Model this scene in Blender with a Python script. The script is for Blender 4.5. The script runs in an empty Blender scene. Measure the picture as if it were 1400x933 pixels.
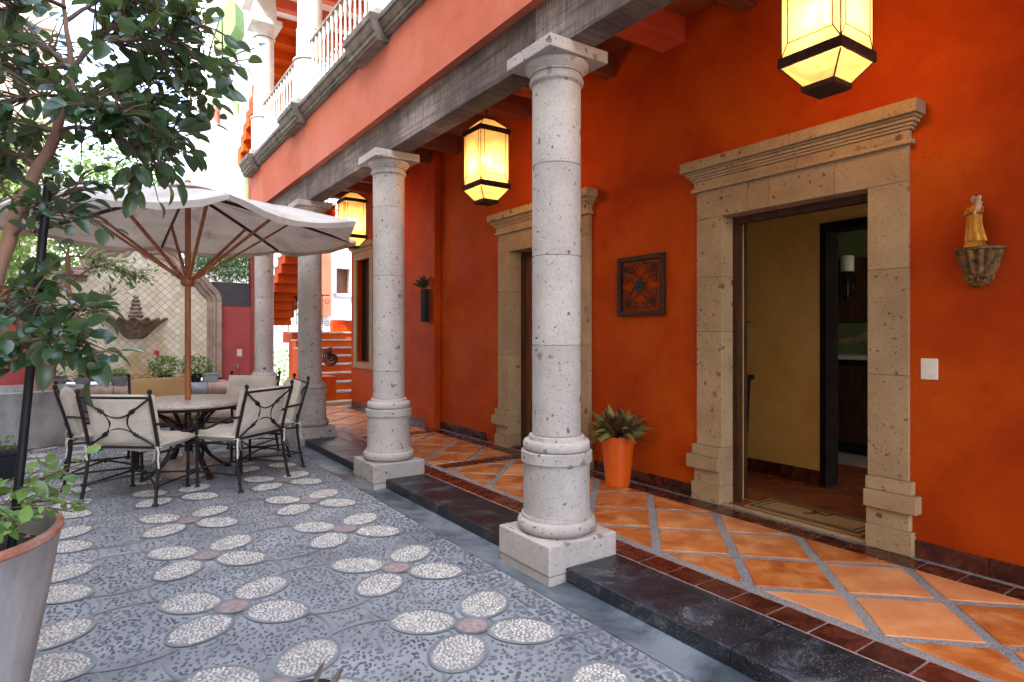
import bpy, bmesh, math, random
import numpy as np
from mathutils import Vector, Matrix, Euler, noise
random.seed(7); np.random.seed(7)
R = math.radians
SC = bpy.context.scene
COL = SC.collection
# ---------------------------------------------------------------- camera
ANG = R(34.298); S_, C_ = math.sin(ANG), math.cos(ANG)
FP, CX, HY, CH = 842.6, 700.0, 457.3, 1.4
cam = bpy.data.cameras.new('camera'); camo = bpy.data.objects.new('camera', cam); COL.objects.link(camo)
camo.location = (0, 0, CH); camo.rotation_euler = (R(90), 0, -ANG)
cam.sensor_width = 36; cam.lens = FP/1400*36; cam.shift_y = (HY-466.5)/1400
cam.clip_start = 0.05; cam.clip_end = 400
SC.camera = camo
# ---------------------------------------------------------------- light
W = bpy.data.worlds.new('World'); SC.world = W; W.use_nodes = True
nt = W.node_tree; bg = nt.nodes['Background']
sky = nt.nodes.new('ShaderNodeTexSky'); sky.sky_type = 'NISHITA'; sky.sun_disc = False
SUN_EL, SUN_AZ = R(52), R(-118)            # azimuth from +Y, clockwise: the sun stands to the left, a little ahead
sky.sun_elevation = SUN_EL; sky.sun_rotation = SUN_AZ; sky.air_density = 1.0; sky.dust_density = 2.0; sky.ozone_density = 1.0
hsv = nt.nodes.new('ShaderNodeHueSaturation'); hsv.inputs['Saturation'].default_value = .76
nt.links.new(sky.outputs[0], hsv.inputs['Color']); nt.links.new(hsv.outputs[0], bg.inputs[0]); bg.inputs[1].default_value = 0.15
sl = bpy.data.lights.new('sun', 'SUN'); sl.energy = 2.0; sl.angle = R(1.0); sl.color = (1, .95, .87)
so = bpy.data.objects.new('sun', sl); COL.objects.link(so)
sd = Vector((math.sin(SUN_AZ)*math.cos(SUN_EL), math.cos(SUN_AZ)*math.cos(SUN_EL), math.sin(SUN_EL)))
so.rotation_euler = sd.to_track_quat('Z', 'Y').to_euler(); so.location = (-6, 4, 14)
SC.view_settings.view_transform = 'Standard'; SC.view_settings.look = 'None'
SC.view_settings.exposure = 3.0; SC.view_settings.gamma = 1
SC.cycles.max_bounces = 8; SC.cycles.diffuse_bounces = 5; SC.cycles.transparent_max_bounces = 12
SC.cycles.use_denoising = True; SC.cycles.sample_clamp_indirect = 6.0; SC.cycles.caustics_reflective = False; SC.cycles.caustics_refractive = False

def at(px, py, d):
    "world point seen at photo pixel px,py (1400 wide) at depth d metres"
    r = (px-CX)/FP*d
    return Vector((S_*d+C_*r, C_*d-S_*r, CH-(py-HY)/FP*d))
# ---------------------------------------------------------------- materials
MATS = {}
def _new(name):
    m = bpy.data.materials.new(name); m.use_nodes = True; t = m.node_tree
    b = t.nodes['Principled BSDF']; MATS[name] = m
    return m, t, b
def N(t, ty, **kw):
    n = t.nodes.new(ty)
    for k, v in kw.items():
        if k in n.inputs.keys() if isinstance(k, str) else False: n.inputs[k].default_value = v
        else: setattr(n, k, v)
    return n
def coords(t, scale=(1, 1, 1), obj=True):
    tc = N(t, 'ShaderNodeTexCoord'); mp = N(t, 'ShaderNodeMapping'); mp.inputs['Scale'].default_value = scale
    t.links.new(tc.outputs['Object' if obj else 'Generated'], mp.inputs[0])
    if obj:                                                     # every object gets its own patch of the texture
        oi = N(t, 'ShaderNodeObjectInfo'); ml = N(t, 'ShaderNodeMath', operation='MULTIPLY'); ml.inputs[1].default_value = 37.0
        cb = N(t, 'ShaderNodeCombineXYZ'); t.links.new(oi.outputs['Random'], ml.inputs[0])
        t.links.new(ml.outputs[0], cb.inputs[0]); t.links.new(ml.outputs[0], cb.inputs[1]); t.links.new(cb.outputs[0], mp.inputs['Location'])
    return mp.outputs[0]
def noise_n(t, vec, scale, detail=5, rough=.6, dist=0):
    n = N(t, 'ShaderNodeTexNoise'); n.inputs['Scale'].default_value = scale; n.inputs['Detail'].default_value = detail
    n.inputs['Roughness'].default_value = rough; n.inputs['Distortion'].default_value = dist
    t.links.new(vec, n.inputs['Vector']); return n
def ramp(t, src, stops):
    r = N(t, 'ShaderNodeValToRGB'); e = r.color_ramp.elements
    while len(e) < len(stops): e.new(.5)
    for i, (p, c) in enumerate(stops):
        e[i].position = p; e[i].color = (*c, 1) if not isinstance(c, (int, float)) else (c, c, c, 1)
    t.links.new(src, r.inputs[0]); return r.outputs[0]
def mix(t, fac, a, b, mode='MIX'):
    m = N(t, 'ShaderNodeMix', data_type='RGBA', blend_type=mode)
    if isinstance(fac, (int, float)): m.inputs[0].default_value = fac
    else: t.links.new(fac, m.inputs[0])
    for s, i in ((a, 6), (b, 7)):
        if isinstance(s, tuple): m.inputs[i].default_value = (*s, 1)
        else: t.links.new(s, m.inputs[i])
    return m.outputs[2]
def bump(t, b, h, strength=.3, dist=.01, chain=None):
    n = N(t, 'ShaderNodeBump'); n.inputs['Strength'].default_value = strength; n.inputs['Distance'].default_value = dist
    t.links.new(h, n.inputs['Height'])
    if chain is not None: t.links.new(chain, n.inputs['Normal'])
    t.links.new(n.outputs[0], b.inputs['Normal']); return n.outputs[0]
def vary(t, col, amt):
    "per-object brightness change"
    oi = N(t, 'ShaderNodeObjectInfo'); mr = N(t, 'ShaderNodeMapRange'); mr.inputs[3].default_value = 1-amt; mr.inputs[4].default_value = 1+amt
    t.links.new(oi.outputs['Random'], mr.inputs[0]); hs = N(t, 'ShaderNodeHueSaturation')
    t.links.new(mr.outputs[0], hs.inputs['Value'])
    if isinstance(col, tuple): hs.inputs['Color'].default_value = (*col, 1)
    else: t.links.new(col, hs.inputs['Color'])
    return hs.outputs[0]
def basic(name, c1, c2=None, scale=6, rough=.7, bs=.2, bscale=40, metal=0, var=0, lo=.35, hi=.65, spec=None, stretch=(1, 1, 1), rvar=0, coat=0):
    m, t, b = _new(name); v = coords(t, stretch)
    n = noise_n(t, v, scale); col = ramp(t, n.outputs[0], [(lo, c1), (hi, c2 or c1)])
    if var: col = vary(t, col, var)
    t.links.new(col, b.inputs['Base Color'])
    b.inputs['Roughness'].default_value = rough; b.inputs['Metallic'].default_value = metal
    if spec is not None: b.inputs['Specular IOR Level'].default_value = spec
    if coat: b.inputs['Coat Weight'].default_value = coat; b.inputs['Coat Roughness'].default_value = .15
    if rvar:
        n3 = noise_n(t, v, scale*2.3); t.links.new(ramp(t, n3.outputs[0], [(.3, max(rough-rvar, .02)), (.7, min(1, rough+rvar))]), b.inputs['Roughness'])
    if bs:
        n2 = noise_n(t, v, bscale, 6, .65); bump(t, b, n2.outputs[0], bs)
    return m
def cantera(name, c1, c2, pit, pitamt=.5, warm=None):
    "volcanic stone with clasts and pits"
    m, t, b = _new(name); v = coords(t)
    n = noise_n(t, v, 3.0, 6, .65); col = ramp(t, n.outputs[0], [(.32, c1), (.68, c2)])
    nf = noise_n(t, v, 60, 4, .7); col = mix(t, .35, col, ramp(t, nf.outputs[0], [(.3, .45), (.7, 1.0)]), 'MULTIPLY')
    dn = noise_n(t, v, 9, 3, .6); dv = N(t, 'ShaderNodeVectorMath', operation='SCALE'); dv.inputs['Scale'].default_value = .09
    t.links.new(dn.outputs[1], dv.inputs[0]); ad = N(t, 'ShaderNodeVectorMath', operation='ADD')
    t.links.new(v, ad.inputs[0]); t.links.new(dv.outputs[0], ad.inputs[1])
    hs = None
    for sc, thr, keep, st in ((8, .21, .74, .8), (22, .24, .68, .85), (55, .28, .62, .6)):
        vo = N(t, 'ShaderNodeTexVoronoi'); vo.inputs['Scale'].default_value = sc; t.links.new(ad.outputs[0], vo.inputs['Vector'])
        d = ramp(t, vo.outputs['Distance'], [(thr*.75, 1.0), (thr, 0.0)])
        sp = N(t, 'ShaderNodeSeparateColor'); t.links.new(vo.outputs['Color'], sp.inputs[0])
        k = ramp(t, sp.outputs[0], [(keep, 0.0), (keep+.02, 1.0)])
        mm = N(t, 'ShaderNodeMath', operation='MULTIPLY'); t.links.new(d, mm.inputs[0]); t.links.new(k, mm.inputs[1])
        m2 = N(t, 'ShaderNodeMath', operation='MULTIPLY'); t.links.new(mm.outputs[0], m2.inputs[0]); m2.inputs[1].default_value = st*pitamt*1.6; m2.use_clamp = True
        pc = mix(t, sp.outputs[1], pit, tuple(min(1, q*2.2) for q in pit))
        col = mix(t, m2.outputs[0], col, pc)
        if hs is None: hs = m2.outputs[0]
        else:
            a2 = N(t, 'ShaderNodeMath', operation='MAXIMUM'); t.links.new(hs, a2.inputs[0]); t.links.new(m2.outputs[0], a2.inputs[1]); hs = a2.outputs[0]
    st = noise_n(t, v, 1.3, 5, .7); col = mix(t, ramp(t, st.outputs[0], [(.5, 0.0), (.75, .45)]), col, warm or tuple(q*.62 for q in c1))
    col = vary(t, col, .07)
    t.links.new(col, b.inputs['Base Color']); b.inputs['Roughness'].default_value = .82; b.inputs['Specular IOR Level'].default_value = .3
    sb = N(t, 'ShaderNodeMath', operation='SUBTRACT'); t.links.new(nf.outputs[0], sb.inputs[0]); t.links.new(hs, sb.inputs[1])
    bump(t, b, sb.outputs[0], .55, .004)
    return m
M = {}
M['stone'] = cantera('grey_cantera', (.41, .365, .33), (.53, .48, .44), (.12, .085, .075), .78)
M['stone_warm'] = cantera('tan_cantera', (.36, .235, .125), (.48, .335, .19), (.14, .07, .04), .85)
M['stone_white'] = basic('pale_upper_stone', (.52, .49, .44), (.64, .61, .57), 4, .8, .2)
M['stone_dark'] = basic('dark_moulding_stone', (.085, .070, .052), (.20, .165, .13), 7, .75, .5, 50, var=.1)
M['stone_pink'] = basic('pink_brown_stone', (.30, .20, .155), (.46, .34, .27), 6, .8, .5, 40, var=.12)
M['fount_stone'] = basic('carved_brown_stone', (.13, .09, .07), (.34, .26, .205), 12, .8, .7, 60)
def stucco(name, c1, c2, c3, sc=1.1):
    m, t, b = _new(name); v = coords(t)
    n = noise_n(t, v, sc, 7, .62, .4); col = ramp(t, n.outputs[0], [(.3, c1), (.5, c2), (.72, c3)])
    n2 = noise_n(t, v, sc*9, 4, .6); col = mix(t, .12, col, ramp(t, n2.outputs[0], [(.3, .55), (.7, 1.0)]), 'MULTIPLY')
    n8 = noise_n(t, v, sc*2.7, 8, .75, 1.5); col = mix(t, ramp(t, n8.outputs[0], [(.58, 0.0), (.70, .28)]), col, tuple(q*.55 for q in c1))
    vc = N(t, 'ShaderNodeTexVoronoi', feature='DISTANCE_TO_EDGE'); vc.inputs['Scale'].default_value = .9
    wv_ = N(t, 'ShaderNodeVectorMath', operation='SCALE'); wv_.inputs['Scale'].default_value = .35; t.links.new(n2.outputs[1], wv_.inputs[0])
    wa = N(t, 'ShaderNodeVectorMath', operation='ADD'); t.links.new(v, wa.inputs[0]); t.links.new(wv_.outputs[0], wa.inputs[1]); t.links.new(wa.outputs[0], vc.inputs['Vector'])
    ck = N(t, 'ShaderNodeMath', operation='MULTIPLY'); t.links.new(ramp(t, vc.outputs['Distance'], [(0, .5), (.004, 0.0)]), ck.inputs[0]); t.links.new(ramp(t, n.outputs[0], [(.5, 0.0), (.62, 1.0)]), ck.inputs[1])
    col = mix(t, ck.outputs[0], col, tuple(q*.4 for q in c1))
    t.links.new(col, b.inputs['Base Color']); b.inputs['Roughness'].default_value = .68; b.inputs['Specular IOR Level'].default_value = .10
    n3 = noise_n(t, v, 26, 6, .6); n4 = noise_n(t, v, 5, 4, .5)
    ch = bump(t, b, n4.outputs[0], .15, .03); bump(t, b, n3.outputs[0], .18, .004, ch)
    return m
M['wall'] = stucco('orange_red_stucco', (.31, .026, .0015), (.43, .052, .0022), (.53, .086, .004))
M['frieze'] = stucco('daylit_stucco', (.50, .105, .048), (.56, .155, .090), (.62, .22, .155), .8)  # paler copy of the house stucco, outdoor brightness painted into the colour
M['red_wall'] = stucco('rose_red_stucco', (.38, .070, .062), (.44, .09, .082), (.48, .115, .10))
M['ochre'] = stucco('ochre_plaster', (.62, .33, .075), (.72, .43, .12), (.80, .53, .19), 1.6)
M['white_wall'] = stucco('white_render', (.66, .65, .61), (.71, .70, .67), (.76, .75, .72))
M['cream'] = stucco('cream_render', (.62, .52, .38), (.66, .56, .42), (.70, .60, .46))
M['green_paint'] = basic('pale_green_paint', (.09, .165, .035), (.12, .21, .05), 3, .7, .1)
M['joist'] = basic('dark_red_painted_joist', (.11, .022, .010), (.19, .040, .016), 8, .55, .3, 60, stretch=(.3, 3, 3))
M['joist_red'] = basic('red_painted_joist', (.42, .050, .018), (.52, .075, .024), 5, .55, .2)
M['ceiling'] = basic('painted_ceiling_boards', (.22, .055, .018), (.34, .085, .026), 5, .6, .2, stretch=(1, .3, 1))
m, t, b = _new('weathered_beam'); v = coords(t, (1, 1, 1))          # sawn grey-mauve beam with vertical saw marks
vs = coords(t, (1, 30, 2)); vl = coords(t, (1, .5, 14))
n1 = noise_n(t, vs, 2.2, 5, .7); n2 = noise_n(t, vl, 2.2, 6, .7); n3 = noise_n(t, v, 1.4, 5, .6)
col = ramp(t, n3.outputs[0], [(.34, (.085, .055, .042)), (.5, (.185, .128, .105)), (.66, (.36, .285, .25))])
col = mix(t, .8, col, ramp(t, n1.outputs[0], [(.38, .35), (.6, 1.0)]), 'MULTIPLY')
col = mix(t, .8, col, ramp(t, n2.outputs[0], [(.38, .3), (.55, 1.0)]), 'MULTIPLY')
t.links.new(col, b.inputs['Base Color']); b.inputs['Roughness'].default_value = .8
ad = N(t, 'ShaderNodeMath', operation='ADD'); t.links.new(n1.outputs[0], ad.inputs[0]); t.links.new(n2.outputs[0], ad.inputs[1])
bump(t, b, ad.outputs[0], .6, .006); M['beam'] = m
M['teak'] = basic('red_brown_hardwood', (.24, .070, .022), (.40, .135, .045), 4, .45, .25, 30, stretch=(5, 5, .6))
M['dark_wood'] = basic('dark_door_wood', (.035, .013, .006), (.085, .032, .014), 5, .5, .3, 40, spec=.25, stretch=(6, 6, .6))
M['ebony'] = basic('matt_black_wood', (.008, .005, .003), (.018, .011, .007), 6, .85, .2, spec=.08)
M['door_wood'] = basic('brown_door_wood', (.10, .034, .013), (.20, .075, .028), 5, .5, .3, 40, stretch=(6, 6, .6), spec=.3)
M['iron'] = basic('dark_bronze_iron', (.012, .010, .010), (.034, .026, .023), 20, .45, .3, 80, metal=.2, spec=.35)
M['black_metal'] = basic('black_painted_metal', (.006, .006, .007), (.012, .012, .013), 10, .5, .1, spec=.25)
M['rust_iron'] = basic('rusty_brown_iron', (.022, .009, .006), (.055, .020, .011), 25, .6, .4, 90, spec=.25)
m, t, b = _new('cushion_canvas'); v = coords(t)
n = noise_n(t, v, 3.5, 5, .6); col = ramp(t, n.outputs[0], [(.3, (.56, .475, .375)), (.7, (.70, .615, .50))])
t.links.new(vary(t, col, .06), b.inputs['Base Color']); b.inputs['Roughness'].default_value = .9; b.inputs['Sheen Weight'].default_value = .3
n2 = noise_n(t, v, 7, 3, .5, 1.2); w2 = noise_n(t, v, 220, 2, .5); ch = bump(t, b, n2.outputs[0], .5, .03); bump(t, b, w2.outputs[0], .25, .001, ch); M['cushion'] = m
M['tape'] = basic('cream_tie_tape', (.55, .52, .47), None, 5, .9, 0)
M['tan_cushion'] = basic('tan_canvas', (.44, .27, .11), (.52, .33, .15), 4, .9, .4, 12)
m, t, b = _new('umbrella_canvas'); v = coords(t)                   # stained off-white cloth; warm ground bounce painted into the underside colour
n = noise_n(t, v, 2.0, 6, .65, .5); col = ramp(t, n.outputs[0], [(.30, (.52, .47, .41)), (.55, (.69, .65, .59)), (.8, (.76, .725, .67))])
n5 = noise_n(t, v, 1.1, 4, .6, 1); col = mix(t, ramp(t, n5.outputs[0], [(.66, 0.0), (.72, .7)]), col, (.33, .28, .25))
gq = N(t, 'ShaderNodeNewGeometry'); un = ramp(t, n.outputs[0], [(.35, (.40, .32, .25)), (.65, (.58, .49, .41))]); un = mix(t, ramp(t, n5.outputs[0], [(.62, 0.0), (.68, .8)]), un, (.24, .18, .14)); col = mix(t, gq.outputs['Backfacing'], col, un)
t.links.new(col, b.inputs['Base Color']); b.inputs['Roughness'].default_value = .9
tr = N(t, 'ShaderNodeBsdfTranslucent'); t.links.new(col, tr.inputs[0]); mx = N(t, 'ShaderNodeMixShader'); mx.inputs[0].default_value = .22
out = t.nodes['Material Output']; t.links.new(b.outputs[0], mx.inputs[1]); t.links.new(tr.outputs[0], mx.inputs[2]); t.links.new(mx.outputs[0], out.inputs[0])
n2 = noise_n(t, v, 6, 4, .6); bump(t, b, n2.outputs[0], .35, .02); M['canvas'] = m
M['cement'] = basic('blue_grey_cement', (.20, .212, .222), (.365, .380, .390), 2.2, .62, .5, 60, rvar=.12)
M['cement_line'] = basic('smooth_dark_cement', (.15, .165, .18), (.25, .265, .28), 3, .6, .3, 60)
M['petal_grout'] = basic('pale_grout', (.24, .235, .225), (.34, .33, .315), 8, .8, .4, 70)
M['white_pebble'] = basic('white_pebble', (.36, .33, .29), (.70, .66, .59), 26, .45, .15, 60, lo=.3, hi=.6)
M['dark_pebble'] = basic('slate_pebble', (.050, .058, .074), (.19, .21, .24), 9, .42, .15, 60, lo=.3, hi=.7)
M['pink_stone'] = basic('pink_gravel_disc', (.25, .18, .165), (.42, .33, .31), 45, .75, .6, 90)
m, t, b = _new('gutter_cement'); v = coords(t)
n = noise_n(t, v, 1.7, 7, .7, .6); col = ramp(t, n.outputs[0], [(.38, (.045, .058, .070)), (.5, (.115, .138, .158)), (.6, (.20, .228, .25))])
t.links.new(col, b.inputs['Base Color']); n2 = noise_n(t, v, 4, 5, .6); t.links.new(ramp(t, n2.outputs[0], [(.3, .2), (.7, .6)]), b.inputs['Roughness'])
n3 = noise_n(t, v, 60, 5, .6); bump(t, b, n3.outputs[0], .25, .004); M['gutter'] = m
m, t, b = _new('black_recinto_stone'); v = coords(t)
n = noise_n(t, v, 3.0, 8, .78, .5); col = ramp(t, n.outputs[0], [(.42, (.005, .006, .009)), (.56, (.018, .020, .025)), (.67, (.10, .112, .13)), (.78, (.26, .28, .30))])
vo = N(t, 'ShaderNodeTexVoronoi'); vo.inputs['Scale'].default_value = 95; t.links.new(v, vo.inputs['Vector'])
nn = noise_n(t, v, 5, 4, .7); k = N(t, 'ShaderNodeMath', operation='MULTIPLY')
t.links.new(ramp(t, vo.outputs['Distance'], [(.18, 1.0), (.3, 0.0)]), k.inputs[0]); t.links.new(ramp(t, nn.outputs[0], [(.45, .1), (.7, .9)]), k.inputs[1])
col = mix(t, k.outputs[0], col, (.34, .34, .36)); t.links.new(vary(t, col, .2), b.inputs['Base Color'])
t.links.new(ramp(t, n.outputs[0], [(.35, .30), (.7, .6)]), b.inputs['Roughness'])
n3 = noise_n(t, v, 80, 5, .7); bump(t, b, n3.outputs[0], .35, .003); M['kerb'] = m
m, t, b = _new('terracotta_tile'); v = coords(t)
n = noise_n(t, v, 4.5, 6, .62, .5); col = ramp(t, n.outputs[0], [(.34, (.30, .066, .012)), (.5, (.44, .130, .028)), (.64, (.54, .24, .090))])
oq = N(t, 'ShaderNodeObjectInfo'); col = mix(t, ramp(t, oq.outputs['Random'], [(.45, 0.0), (1, .55)]), col, (.52, .235, .105)); col = vary(t, col, .16); t.links.new(col, b.inputs['Base Color']); n2 = noise_n(t, v, 6, 4, .6)
t.links.new(ramp(t, n2.outputs[0], [(.3, .27), (.7, .55)]), b.inputs['Roughness']); bump(t, b, n2.outputs[0], .12, .01); M['terracotta'] = m
m, t, b = _new('brown_glazed_tile'); v = coords(t)
n = noise_n(t, v, 9, 6, .65, .5); col = ramp(t, n.outputs[0], [(.3, (.022, .006, .005)), (.55, (.085, .018, .010)), (.75, (.17, .042, .02))])
col = vary(t, col, .35); t.links.new(col, b.inputs['Base Color']); t.links.new(ramp(t, n.outputs[0], [(.3, .16), (.7, .38)]), b.inputs['Roughness'])
bump(t, b, n.outputs[0], .25, .006); M['brown_tile'] = m
m, t, b = _new('pebbly_grout'); v = coords(t)
vo = N(t, 'ShaderNodeTexVoronoi'); vo.inputs['Scale'].default_value = 85; t.links.new(v, vo.inputs['Vector'])
col = ramp(t, vo.outputs['Distance'], [(.2, (.055, .062, .08)), (.5, (.22, .22, .225))]); n = noise_n(t, v, 2.5, 4, .6)
col = mix(t, ramp(t, n.outputs[0], [(.45, 0.0), (.7, .5)]), col, (.33, .28, .24)); t.links.new(col, b.inputs['Base Color'])
b.inputs['Roughness'].default_value = .7; inv = ramp(t, vo.outputs['Distance'], [(0, 1.0), (.5, 0.0)]); bump(t, b, inv, .6, .004); M['floor_grout'] = m
M['inner_tile'] = basic('indoor_clay_tile', (.20, .045, .018), (.33, .085, .03), 4, .25, .1, var=.2)
m, t, b = _new('cream_wall_tile'); v = coords(t); tc = N(t, 'ShaderNodeTexCoord')
oi = N(t, 'ShaderNodeObjectInfo'); n = noise_n(t, v, 6, 4, .6)
gp = N(t, 'ShaderNodeNewGeometry'); n7 = noise_n(t, gp.outputs['Position'], 1.5, 3, .6)
ri = N(t, 'ShaderNodeMath', operation='ADD'); t.links.new(oi.outputs['Random'], ri.inputs[0]); t.links.new(gp.outputs['Random Per Island'], ri.inputs[1]); rf = N(t, 'ShaderNodeMath', operation='FRACT'); t.links.new(ri.outputs[0], rf.inputs[0])
c0 = ramp(t, rf.outputs[0], [(0, (.68, .57, .38)), (.6, (.76, .67, .49)), (1, (.80, .75, .61))])
c0 = mix(t, ramp(t, n7.outputs[0], [(.50, 0.0), (.64, .75)]), c0, (.56, .35, .12))
t.links.new(mix(t, .3, c0, ramp(t, n.outputs[0], [(.3, .75), (.7, 1.0)]), 'MULTIPLY'), b.inputs['Base Color']); b.inputs['Roughness'].default_value = .3; M['cream_tile'] = m
M['pink_grout'] = basic('pale_pinkish_grout', (.22, .14, .12), (.32, .22, .19), 12, .85, .4)
M['tile_grout'] = basic('brown_tile_grout', (.22, .15, .08), (.30, .21, .12), 9, .9, .3)
M['clay_grey'] = basic('whitewashed_clay', (.20, .185, .175), (.43, .41, .39), 2.6, .75, .45, 30, stretch=(1, 1, .6))
M['pot_lip'] = basic('worn_terracotta_lip', (.42, .11, .035), (.50, .36, .29), 7, .7, .4)
M['orange_glaze'] = basic('orange_glazed_pot', (.58, .082, .006), (.66, .11, .009), 3, .28, .05, spec=.6)
M['soil'] = basic('dark_soil', (.018, .012, .009), (.07, .045, .03), 40, .95, 1, 60)
M['grey_pot'] = basic('grey_stone_pot', (.20, .21, .235), (.32, .33, .35), 8, .8, .4)
M['black_plastic'] = basic('black_plastic_pot', (.008, .009, .011), (.014, .015, .018), 8, .5, .1, spec=.3)
M['steel_box'] = basic('dark_purple_planter', (.040, .032, .042), (.065, .05, .062), 4, .5, .2)
M['white_plastic'] = basic('white_switch_plastic', (.72, .66, .56), None, 5, .35, 0)
M['gold'] = basic('gilded_wood', (.34, .12, .008), (.58, .26, .025), 24, .4, .6, 60, metal=.5)
M['gold_dark'] = basic('dark_gilt_carving', (.035, .016, .006), (.26, .12, .022), 34, .5, .7, 60, metal=.25)
M['skin'] = basic('painted_skin', (.50, .30, .20), None, 5, .5, 0)
M['hair'] = basic('dark_painted_hair', (.03, .018, .012), None, 5, .5, 0)
M['red_petal'] = basic('red_geranium', (.65, .02, .015), (.8, .05, .04), 30, .6, 0)
M['bark'] = basic('smooth_red_brown_bark', (.16, .070, .045), (.30, .155, .10), 9, .75, .5, 50, stretch=(1, 1, .3))
M['twig'] = basic('brown_twig', (.09, .05, .03), (.15, .09, .06), 20, .8, .2)
M['wax'] = basic('ivory_candle', (.62, .62, .45), None, 5, .5, 0)
M['coat'] = basic('brown_grey_quilted_coat', (.16, .13, .10), (.34, .30, .24), 16, .9, .8, 25)
M['glass_dark'] = basic('dark_window_glass', (.02, .02, .022), None, 5, .08, 0)
M['tabletop'] = basic('tan_mosaic_stone', (.42, .34, .25), (.64, .55, .45), 24, .38, .25, 60)
M['green_wall'] = basic('dull_green_paint', (.11, .14, .05), (.15, .18, .075), 2, .7, .1)
M['counter'] = basic('pale_marble_counter', (.6, .6, .55), (.7, .7, .66), 5, .2, 0)
M['mat'] = basic('coir_door_mat', (.34, .19, .065), (.42, .25, .10), 30, .95, .6, 90)
M['mat_dark'] = basic('dark_mat_border', (.04, .02, .012), None, 5, .95, .4, 90)
def leafmat(name, c1, c2, under, rough=.28, tl=.25, gloss=.5):
    m, t, b = _new(name); v = coords(t, (1, 1, 1)); oi = N(t, 'ShaderNodeObjectInfo')
    gm = N(t, 'ShaderNodeNewGeometry'); rnd = N(t, 'ShaderNodeMath', operation='ADD')
    t.links.new(oi.outputs['Random'], rnd.inputs[0]); t.links.new(gm.outputs['Random Per Island'], rnd.inputs[1])
    fr = N(t, 'ShaderNodeMath', operation='FRACT'); t.links.new(rnd.outputs[0], fr.inputs[0])
    col = ramp(t, fr.outputs[0], [(0, c1), (.75, c2), (1, tuple(min(1, q*1.5) for q in c2))])
    n = noise_n(t, v, 30, 3, .6); col = mix(t, .3, col, ramp(t, n.outputs[0], [(.3, .6), (.7, 1.0)]), 'MULTIPLY')
    col = mix(t, gm.outputs['Backfacing'], col, under)
    t.links.new(col, b.inputs['Base Color']); b.inputs['Roughness'].default_value = rough; b.inputs['Specular IOR Level'].default_value = gloss
    tr = N(t, 'ShaderNodeBsdfTranslucent'); tc2 = mix(t, .6, col, (.35, .55, .08), 'MIX'); t.links.new(tc2, tr.inputs[0])
    mx = N(t, 'ShaderNodeMixShader'); mx.inputs[0].default_value = tl; out = t.nodes['Material Output']
    t.links.new(b.outputs[0], mx.inputs[1]); t.links.new(tr.outputs[0], mx.inputs[2]); t.links.new(mx.outputs[0], out.inputs[0]); return m
M['leaf'] = leafmat('glossy_dark_leaf', (.008, .028, .014), (.022, .062, .024), (.05, .095, .055), .27, .20, .7)
M['leaf_far'] = leafmat('mid_green_leaf', (.05, .11, .025), (.12, .21, .05), (.15, .22, .08), .5, .35, .3)
M['leaf_lime'] = leafmat('fresh_green_leaf', (.10, .19, .04), (.22, .34, .10), (.2, .3, .1), .5, .35, .3)
M['leaf_bed'] = leafmat('bright_ground_leaf', (.07, .16, .03), (.16, .28, .06), (.18, .26, .1), .35, .25, .4)
M['agave'] = leafmat('olive_red_leaf', (.10, .105, .030), (.26, .24, .075), (.13, .055, .035), .45, .12, .4)
M['succulent'] = leafmat('dark_succulent', (.025, .04, .012), (.07, .10, .03), (.05, .06, .02), .5, .05, .3)
M['fern'] = leafmat('blue_green_fern', (.06, .14, .06), (.13, .25, .11), (.12, .2, .1), .7, .3, .2)
# lantern glass: frosted amber that passes the bulbs' light
m, t, b = _new('amber_frosted_glass'); out = t.nodes['Material Output']
v = coords(t); n = noise_n(t, v, 9, 4, .6); gc = ramp(t, n.outputs[0], [(.3, (.29, .19, .08)), (.7, (.38, .27, .135))])
tr = N(t, 'ShaderNodeBsdfTranslucent'); t.links.new(gc, tr.inputs[0]); tp = N(t, 'ShaderNodeBsdfTransparent'); tp.inputs[0].default_value = (1, .72, .36, 1)
mx = N(t, 'ShaderNodeMixShader'); mx.inputs[0].default_value = .45; t.links.new(tr.outputs[0], mx.inputs[1]); t.links.new(tp.outputs[0], mx.inputs[2])
df = N(t, 'ShaderNodeBsdfDiffuse'); df.inputs[0].default_value = (.75, .55, .28, 1); m2 = N(t, 'ShaderNodeMixShader'); m2.inputs[0].default_value = .25
t.links.new(mx.outputs[0], m2.inputs[1]); t.links.new(df.outputs[0], m2.inputs[2]); t.links.new(m2.outputs[0], out.inputs[0]); M['lantern_glass'] = m
m, t, b = _new('lit_bulb'); b.inputs['Base Color'].default_value = (1, .9, .7, 1); b.inputs['Emission Color'].default_value = (1, .72, .36, 1); b.inputs['Emission Strength'].default_value = 14; M['bulb'] = m
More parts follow.
